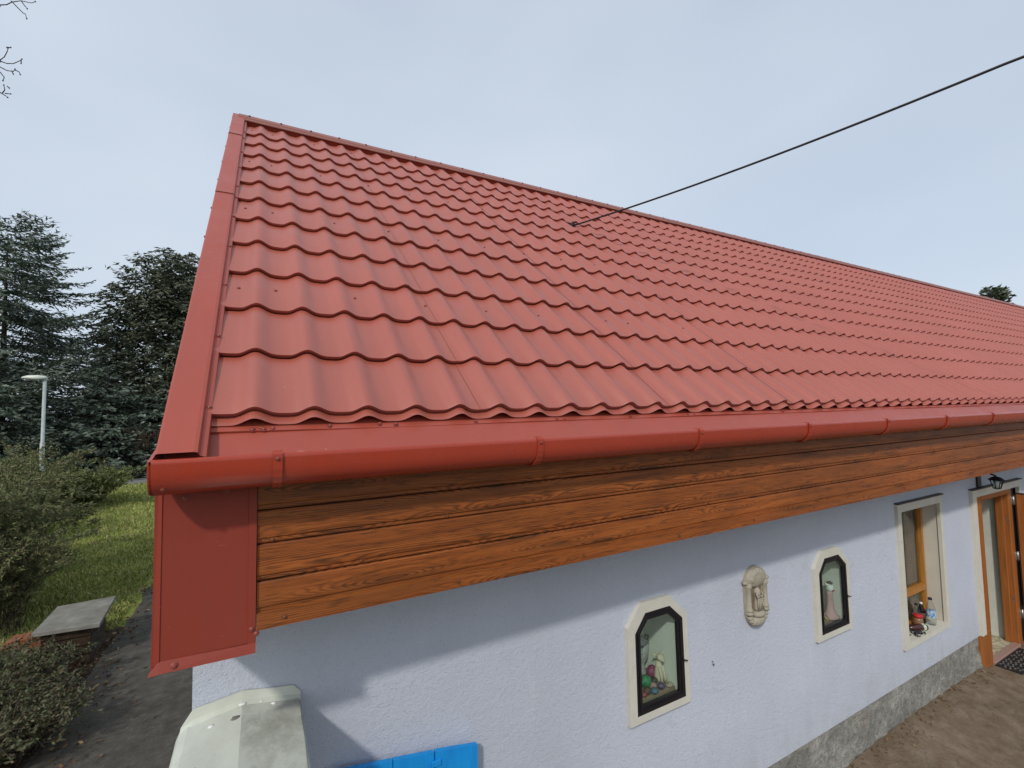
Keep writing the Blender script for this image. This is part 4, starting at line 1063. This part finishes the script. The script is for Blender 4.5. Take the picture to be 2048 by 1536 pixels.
# street lamp
sl = empty('street_lamp', (-5.66, 17, 0), 'pale grey street lamp with flat head before the spruces', 'street lamp')
mb = MB(); mb.tube([(-5.66, 17, 0), (-5.66, 17, 2.3), (-5.66, 17, 2.31), (-5.655, 17, 4.20)], [.062, .058, .045, .042], 12); mb.build('post', M['galv'], sl)
mb = MB(); rings = []
for t, hw, zt, zb2 in ((0, .03, .02, -.03), (.05, .085, .055, -.05), (.2, .11, .075, -.06), (.42, .10, .062, -.035), (.55, .05, .02, -.01)):
    X = -5.60 - t; rings.append([(X, 17 - hw, 4.24 + zb2), (X, 17 - hw, 4.24 + zt * .5), (X, 17 - hw * .6, 4.24 + zt), (X, 17 + hw * .6, 4.24 + zt), (X, 17 + hw, 4.24 + zt * .5), (X, 17 + hw, 4.24 + zb2)])
mb.loft(rings, True, True, True); mb.build('lamp_head', M['lamphead'], sl)
mb = MB(); mb.box(-6.05, -5.72, 16.93, 17.07, 4.160, 4.178, .004); mb.build('lens', simple('grey_lamp_lens', (0.25, 0.27, 0.27), .2, .6), sl)

# ------------------------------------------------------------------ vegetation
def grow(root_name, loc, label, cat, group, trunk, leaves, lmat, tmat, twigs=None, crown='crown', stem='trunk', twig_name='branches'):
    e = empty(root_name, loc, label, cat, group)
    if trunk is not None: trunk.build(stem, tmat, e)
    V = np.concatenate([v for v, f in leaves]); n = 0; F = []
    for v, f in leaves: F.append(f + n); n += len(v)
    np_mesh(crown, V, np.concatenate(F), lmat, e)
    if twigs:
        V = np.concatenate([v for v, f in twigs]); n = 0; F = []
        for v, f in twigs: F.append(f + n); n += len(v)
        np_mesh(twig_name, V, np.concatenate(F), tmat, e)
    return e

def conifer(loc, H, rad, seed, z0=.4, dz=.32, nb=7, droop=.25, tip=.22, sp=.15, ln=.20, wd=.06, lean=0.0, dens=1.0, cx=0., cy=0., hang=0.25):
    """spruce: whorls of drooping branches with side twigs carrying needle sprays; rad(t) gives branch length at height fraction t"""
    r = np.random.default_rng(seed); P, D, TA, TB, TR = [], [], [], [], []
    z = z0
    while z < H - .1:
        t = z / H; Lb = rad(t)
        for b in range(max(3, int(nb * (0.6 + 0.6 * (1 - t))))):
            a = r.uniform(0, 2 * math.pi); L_ = Lb * r.uniform(.72, 1.12); zz = z + r.uniform(-dz, dz) * .5
            dirh = np.array([math.cos(a), math.sin(a), 0]); side = np.array([-dirh[1], dirh[0], 0])
            n = max(3, int(L_ / .2)); ts = np.linspace(0.0, 1, n)
            ax = np.array([loc[0] + cx * t, loc[1] + cy * t, loc[2] + zz]) + dirh * (L_ * ts)[:, None]
            ax[:, 2] += L_ * (-droop * ts ** 1.2 + tip * ts ** 3) + (.25 * L_ * ts if t > .85 else 0)
            TA.append(ax[:-1]); TB.append(ax[1:]); TR.append(np.full(n - 1, .022 * (1 - t) + .008))
            for i in range(n):
                if ts[i] < .22 and r.random() < .7: continue
                bd = ax[min(i + 1, n - 1)] - ax[max(i - 1, 0)]; bd /= np.linalg.norm(bd) + 1e-9
                for sgn in (-1, 1):
                    tl = (.25 + .42 * L_ * (1 - ts[i]) ** .8) * r.uniform(.6, 1.1); tl = min(tl, .95)
                    td = bd * .75 + side * sgn * .8 + np.array([0, 0, -hang + r.uniform(-.15, .15)]); td /= np.linalg.norm(td)
                    m = max(2, int(tl / sp * dens)); q = (np.arange(m) + r.random()) / m * tl
                    pts = ax[i] + td * q[:, None] + r.normal(0, .025, (m, 3)); pts[:, 2] -= .12 * q ** 2
                    P.append(pts); D.append(td + r.normal(0, .35, (m, 3)))
        z += dz * r.uniform(.75, 1.25)
    P = np.concatenate(P); D = np.concatenate(D)
    V, F = leaf_quads(P, D, ln * r.uniform(.7, 1.3, len(P)), wd * r.uniform(.7, 1.3, len(P)), r)
    ta, tb, tr_ = np.concatenate(TA), np.concatenate(TB), np.concatenate(TR)
    tv = twig_prisms(ta, tb, tr_, tr_ * .8)
    tk = MB(); tk.tube([(loc[0] + cx * k / 6, loc[1] + cy * k / 6, loc[2] + H * .93 * k / 6) for k in range(7)], [H * .018 * (1 - k / 6.3) for k in range(7)], 8)
    return (V, F), tv, tk

BEY = 'conifers beyond the lawn'
lf, tw, tk = conifer((-11.3, 30.5, 0), 13.3, lambda t: 6.0 * (1 - t) ** .45 + .2, 21, .8, .42, 11, .20, .26, .10, .27, .075, hang=.2)
grow('spruce_tree', (-11.3, 30.5, 0), 'tall broad blue-green spruce at the left edge of the view', 'tree', BEY, tk, [lf], M['blue_spruce'], M['bark'], [tw])
# round crowned dark fir with several leaders
fl_, ft_ = [], []
tkm = MB()
for k, (dx, dy, H, rr) in enumerate([(0, 0, 12.9, 2.9), (-1.3, .3, 12.5, 2.2), (1.4, -.2, 12.7, 2.6), (2.9, .4, 12.3, 2.4), (-2.3, -.2, 10.6, 1.7), (.6, .8, 13.0, 2.0)]):
    a, b, c = conifer((-4.75 + dx, 31.5 + dy, 0), H, lambda t, rr=rr: rr * min(1, 2.6 * (1 - t) ** .8 + .07) * (0.75 + .25 * math.sin(9 * t)), 50 + k, 1.0, .38, 12, -.14, .10, .15, .30, .10, hang=.55)
    fl_.append(a); ft_.append(b)
    if k not in (0, 2): continue
    tkm.f += [tuple(i + len(tkm.v) for i in f) for f in c.f]; tkm.sm += c.sm; tkm.v += c.v
grow('fir_tree', (-4.75, 31.5, 0), 'dark round-topped fir with several leaders left of the roof edge', 'tree', BEY, tkm, fl_, M['dark_fir'], M['bark'], ft_)
for k, (x, y, H, rr, lab) in enumerate([(-10.2, 26.8, 6.0, 3.0, 'low blue-grey spruce behind the street lamp head'), (-6.9, 28.8, 5.6, 2.9, 'low blue-grey spruce right of the street lamp'),
                                        (-13.2, 27.5, 5.2, 3.0, 'low blue-grey spruce cut by the left edge of the view'), (-4.6, 28.9, 4.4, 2.2, 'small blue-grey spruce beside the roof edge'),
                                        (-8.0, 35.5, 9.9, 3.0, 'slim spruce in the gap between the two tall conifers')]):
    lf, tw, tk = conifer((x, y, 0), H, lambda t, rr=rr: rr * (1 - t) ** .62 + .15, 70 + k, .3, .30, 11, .12, .2, .14, .28, .10, hang=.2)
    grow('spruce_tree', (x, y, 0), lab, 'tree', BEY, tk, [lf], M['blue_spruce'], M['bark'], [tw])
# tree top over the far end of the ridge
lf, tw, tk = conifer((56.5, 13.6, 0), 12.8, lambda t: 1.25 * min(1, 3.2 * (1 - t) ** .7 + .15), 90, 8.0, .28, 10, -.35, .1, .25, .5, .2)
grow('pine_tree', (56.5, 13.6, 0), 'dark tree top showing over the far end of the roof ridge', 'tree', None, tk, [lf], M['dark_fir'], M['bark'], [tw])

def shrub(loc, H, spread, nst, seed, leafl, leafw, dens, lmat, label, name, cat='shrub', group=None, arch=.6, tmat='twig', base_r=.2, jitter=.5, leafless=.0, rad=.007, updir=.5):
    r = np.random.default_rng(seed); P, D, TA, TB, TR = [], [], [], [], []
    for k in range(nst):
        a = r.uniform(0, 2 * math.pi); q = base_r * math.sqrt(r.random())
        p0 = np.array([loc[0] + q * math.cos(a), loc[1] + q * math.sin(a), loc[2]])
        a2 = a + r.normal(0, .6); hh = H * r.uniform(.55, 1.05); so = spread * r.uniform(.25, 1.1)
        n = 9; ts = np.linspace(0, 1, n)
        pts = p0 + np.stack([math.cos(a2) * so * ts ** 1.4, math.sin(a2) * so * ts ** 1.4, hh * (ts * (1 + arch) - arch * ts ** 2.4)], 1)
        pts[1:] += r.normal(0, .03 * H ** .5, (n - 1, 3)) * jitter; pts[:, 2] = np.maximum(pts[:, 2], loc[2] + .01)
        TA.append(pts[:-1]); TB.append(pts[1:]); TR.append(np.linspace(rad, rad * .35, n - 1))
        for i in range(2, n):
            for _ in range(3):
                sd = r.normal(0, 1, 3); sd[2] = abs(sd[2]) * updir - .1; sd = sd / np.linalg.norm(sd) + (pts[i] - pts[i - 1]) / np.linalg.norm(pts[i] - pts[i - 1]) * .6
                sd /= np.linalg.norm(sd); sl_ = H * r.uniform(.08, .2)
                TA.append(pts[i][None]); TB.append((pts[i] + sd * sl_)[None]); TR.append(np.array([rad * .4]))
                if r.random() < leafless: continue
                m = int(dens * sl_ / leafl) + 1; f = r.random(m)[:, None]
                P.append(pts[i] + sd * sl_ * f + r.normal(0, leafl * .35, (m, 3))); D.append(sd + r.normal(0, .6, (m, 3)))
    P = np.concatenate(P); P[:, 2] = np.maximum(P[:, 2], loc[2] + .012); D = np.concatenate(D)
    lq = leaf_quads(P, D, leafl * r.uniform(.7, 1.3, len(P)), leafw * r.uniform(.7, 1.3, len(P)), r)
    ta, tb, tr_ = np.concatenate(TA), np.concatenate(TB), np.concatenate(TR)
    return grow(name, loc, label, cat, group, None, [lq], lmat, M[tmat], [twig_prisms(ta, tb, tr_, tr_ * .7)], 'foliage', 'stems', 'stems')

shrub((-3.75, 8.4, 0), 1.85, 1.0, 85, 1, .060, .017, 6.0, M['shrub'], 'tall arching shrub with thin twigs left of the lawn', 'arching_shrub', arch=.9, jitter=1.2, base_r=.5)
shrub((-4.7, 10.0, 0), 2.2, 1.3, 85, 2, .065, .018, 6, M['shrub'], 'tallest arching shrub at the left edge before the street lamp', 'arching_shrub', arch=.9, jitter=1.2, base_r=.6)
shrub((-3.35, 7.5, 0), 1.3, .6, 75, 3, .045, .015, 5, M['shrub'], 'twiggy brown-green shrub behind the loose bricks', 'arching_shrub', arch=.8, jitter=1.2, base_r=.4)
JN = 'spreading junipers on the lawn'
for k, (x, y, H, s, lab) in enumerate([(-7.2, 17.2, 1.35, 1.7, 'spreading juniper around the foot of the street lamp'), (-5.5, 19.4, 1.1, 1.5, 'spreading juniper on the lawn right of the street lamp'),
                                       (-6.6, 13.6, 1.6, 1.6, 'feathery juniper just behind the arching shrubs'), (-9.2, 20.5, 1.6, 2.0, 'large spreading juniper left of the street lamp')]):
    shrub((x, y, 0), H, s, 130, 10 + k, .12, .035, 9, M['juniper'], lab, 'juniper', 'juniper', JN, arch=.35, jitter=1.4, base_r=.6, updir=.8)
HG = 'dark bushes along the road'
for k, (x, y, H, s) in enumerate([(-14.5, 34.0, 2.6, 2.2), (-11.6, 33.5, 2.4, 2.0), (-9.0, 33.2, 2.5, 2.0), (-6.4, 32.8, 2.2, 1.9), (-3.9, 30.2, 2.3, 1.6), (-1.4, 30.0, 2.4, 1.8)]):
    lab = ['dark bush behind the road at the far left', 'second dark bush from the left behind the road', 'dark bush behind the road below the slim spruce', 'dark bush behind the road in the gap left of the fir trunk', 'dark bush behind the road nearest the roof edge in view', 'dark bush behind the road hidden mostly by the roof edge'][k]
    shrub((x, y, 0), H, s, 120, 30 + k, .16, .07, 6, M['hedge'], lab, 'bush', 'bush', HG, arch=.5, jitter=2, base_r=1.0)
shrub((-4.95, 28.3, 0), 2.3, .9, 90, 44, .05, .02, 1.0, M['litter'], 'brown leafless bush beside the road near the roof edge', 'bare_bush', arch=.4, jitter=1.5, base_r=.5, leafless=.6, rad=.012)

# ground cover in the bed at the lower left: three low bushes
GC = 'low ground-cover bushes in the bed'
for k, (x, y, H, s, lab) in enumerate([(-2.42, 5.0, .34, .40, 'low green ground-cover bush in front of the plank box'), (-2.15, 4.2, .30, .36, 'low ground-cover bush at the lower left corner'), (-2.95, 5.55, .26, .34, 'low ground-cover bush in front of the loose bricks')]):
    shrub((x, y, 0), H * 1.25, s * 1.1, 210, 60 + k, .042, .016, 3.6, M['cover'], lab, 'ground_cover_bush', 'bush', GC, arch=1.1, jitter=1.4, base_r=.42, rad=.006, leafless=.25)

# lawn grass, dead leaves and crumbs
n = 52000; y = 6.2 + 19.0 * rng.random(n) ** 1.7; x = -1.78 - (1.5 + .38 * (y - 4)) * rng.random(n)
P = np.stack([x, y, np.full(n, .022)], 1); D = np.stack([rng.normal(0, .55, n), rng.normal(0, .55, n), np.ones(n)], 1)
keep = ~((x > -2.4) & (y < 6.9)); P, D = P[keep], D[keep]
V, F = leaf_quads(P, D, .07 * rng.uniform(.6, 1.5, len(P)) * (1 + P[:, 1] * .03), .012 * (1 + P[:, 1] * .06))
o = np_mesh('lawn_grass', V, F, M['grass'], None, off=(-4, 14, 0)); o.location = (-4, 14, 0)
tag(o, 'short patchy green grass of the lawn', 'grass', kind='stuff')
n = 800; y = 3.0 + 7.5 * rng.random(n); x = -1.74 + rng.normal(0, .20, n)
P = np.stack([x, y, .006 + .012 * rng.random(n)], 1); k2 = 700
P2 = np.stack([-3.4 + 1.7 * rng.random(k2), 3.2 + 3.4 * rng.random(k2), .004 + .02 * rng.random(k2)], 1)
k3 = 14; P3 = np.stack([-1.6 + 1.3 * rng.random(k3), 3 + 7 * rng.random(k3), np.full(k3, .006)], 1)
P = np.concatenate([P, P2, P3])
D = np.stack([rng.normal(size=len(P)), rng.normal(size=len(P)), rng.normal(0, .25, len(P))], 1)
V, F = leaf_quads(P, D, .045 * rng.uniform(.5, 1.5, len(P)), .026 * rng.uniform(.6, 1.4, len(P)))
o = np_mesh('leaf_litter', V, F, M['litter'], None, off=(-2, 5, 0)); o.location = (-2, 5, 0); tag(o, 'dry brown leaves along the edge of the path', 'leaves', kind='stuff')
n = 320; x = 2.6 + 4.4 * rng.random(n); yy_ = .43 - np.abs(rng.normal(0, .09, n)); P = np.stack([x, yy_, .006 + np.interp(x, BX, BH) * np.interp((.445 - yy_) / .9, [0, .1, .22, .36, .52, .72], [1, .93, .66, .36, .14, 0])], 1)
P = np.concatenate([P, np.stack([3.5 + 6 * rng.random(50), -1.2 + 1.4 * rng.random(50), np.full(50, .004)], 1)])
D = np.stack([rng.normal(size=len(P)), rng.normal(size=len(P)), rng.normal(0, .3, len(P))], 1)
V, F = leaf_quads(P, D, .030 * rng.uniform(.4, 1.4, len(P)), .014 * rng.uniform(.5, 1.5, len(P)))
o = np_mesh('yard_crumbs', V, F, M['litter'], None, off=(5, .3, 0)); o.location = (5, .3, 0); tag(o, 'plaster crumbs and leaf bits along the foot of the plinth', 'crumbs', kind='stuff')

# bare tree out of view on the left whose twig ends reach into the picture
bt = empty('bare_tree', (-5.2, 5.2, 0), 'leafless tree whose twig tips enter at the top left corner', 'tree')
mb = MB(); mb.tube([(-5.2, 5.2, 0), (-5.15, 5.2, 2), (-5.1, 5.15, 4), (-5.0, 5.2, 6), (-5.05, 5.2, 8)], [.16, .13, .11, .085, .05], 10); mb.build('trunk', M['bark'], bt)
TW = [[(-2.49, 7.463), (-2.445, 7.499), (-2.407, 7.546), (-2.33, 7.581), (-2.249, 7.575), (-2.226, 7.585), (-2.214, 7.613)], [(-2.407, 7.546), (-2.359, 7.5), (-2.314, 7.456), (-2.294, 7.446), (-2.281, 7.417), (-2.272, 7.38)],
      [(-2.33, 7.581), (-2.305, 7.546), (-2.284, 7.52)], [(-2.472, 6.851), (-2.447, 6.905), (-2.426, 6.98), (-2.415, 7.012)], [(-2.415, 7.012), (-2.40, 7.03)], [(-2.415, 7.0), (-2.43, 7.02)],
      [(-2.472, 6.84), (-2.426, 6.84), (-2.376, 6.857), (-2.319, 6.9), (-2.299, 6.912)], [(-2.31, 6.905), (-2.315, 6.88)], [(-2.47, 6.774), (-2.424, 6.762), (-2.374, 6.768), (-2.355, 6.791)], [(-2.354, 6.78), (-2.327, 6.778), (-2.318, 6.753)],
      [(-2.38, 6.766), (-2.372, 6.74)], [(-2.462, 6.493), (-2.423, 6.477), (-2.408, 6.465)], [(-2.443, 6.493), (-2.433, 6.541), (-2.442, 6.594)], [(-2.424, 6.494), (-2.386, 6.511)], [(-2.411, 6.581), (-2.399, 6.574)], [(-2.47, 6.72), (-2.44, 6.68), (-2.45, 6.64)]]
limbs = [[(-5.05, 5.2, 6.2), (-4.2, 5.15, 6.9), (-3.3, 5.05, 7.2), (-2.8, 5.0, 7.35), (-2.49, 5.0, 7.463)], [(-5.05, 5.2, 5.2), (-4.1, 5.1, 6.1), (-3.2, 5.02, 6.6), (-2.8, 5.0, 6.75), (-2.47, 5.0, 6.845)],
         [(-2.8, 5.0, 6.75), (-2.6, 5.0, 6.77), (-2.47, 5.0, 6.774)], [(-3.2, 5.02, 6.6), (-2.7, 5.0, 6.5), (-2.455, 5.0, 6.493)], [(-2.7, 5.0, 6.5), (-2.55, 5.0, 6.65), (-2.47, 5.0, 6.72)]]
mb = MB()
for L_ in limbs: mb.tube(L_, [.045 * (1 - k / len(L_)) + .006 for k in range(len(L_))] if len(L_) > 3 else [.009, .007, .005][:len(L_)], 6)
for q in TW:
    pts = [(a, 5.0 + .02 * math.sin(i), b) for i, (a, b) in enumerate(q)]
    mb.tube(pts, [.0055 * (1 - .6 * i / len(pts)) for i in range(len(pts))], 5)
    e = pts[-1]; mb.blob(e, (.007, .007, .009), 1, 6, 4)
r_ = random.Random(8)
for k in range(26):   # the rest of the crown, off to the left
    a = r_.uniform(1.2, 5.2); z = r_.uniform(3.6, 7.8); p = Vector((-5.08, 5.2, z)); ln = r_.uniform(.8, 1.9); pts = [p]
    d = Vector((math.cos(a), math.sin(a) * .9, .7)).normalized()
    for i in range(4): p = p + d * ln / 4; d = (d + Vector((r_.uniform(-.3, .3), r_.uniform(-.3, .3), r_.uniform(-.2, .25)))).normalized(); pts.append(p)
    mb.tube(pts, [.03, .022, .015, .010, .005], 5)
    for i in range(2, 5):
        q = pts[i]; dd = (d + Vector((r_.uniform(-1, 1), r_.uniform(-1, 1), r_.uniform(-.5, .8)))).normalized(); mb.tube([q, q + dd * .3, q + dd * .55 + Vector((0, 0, .06))], [.008, .006, .003], 4)
mb.build('branches', M['twig_dark'], bt)
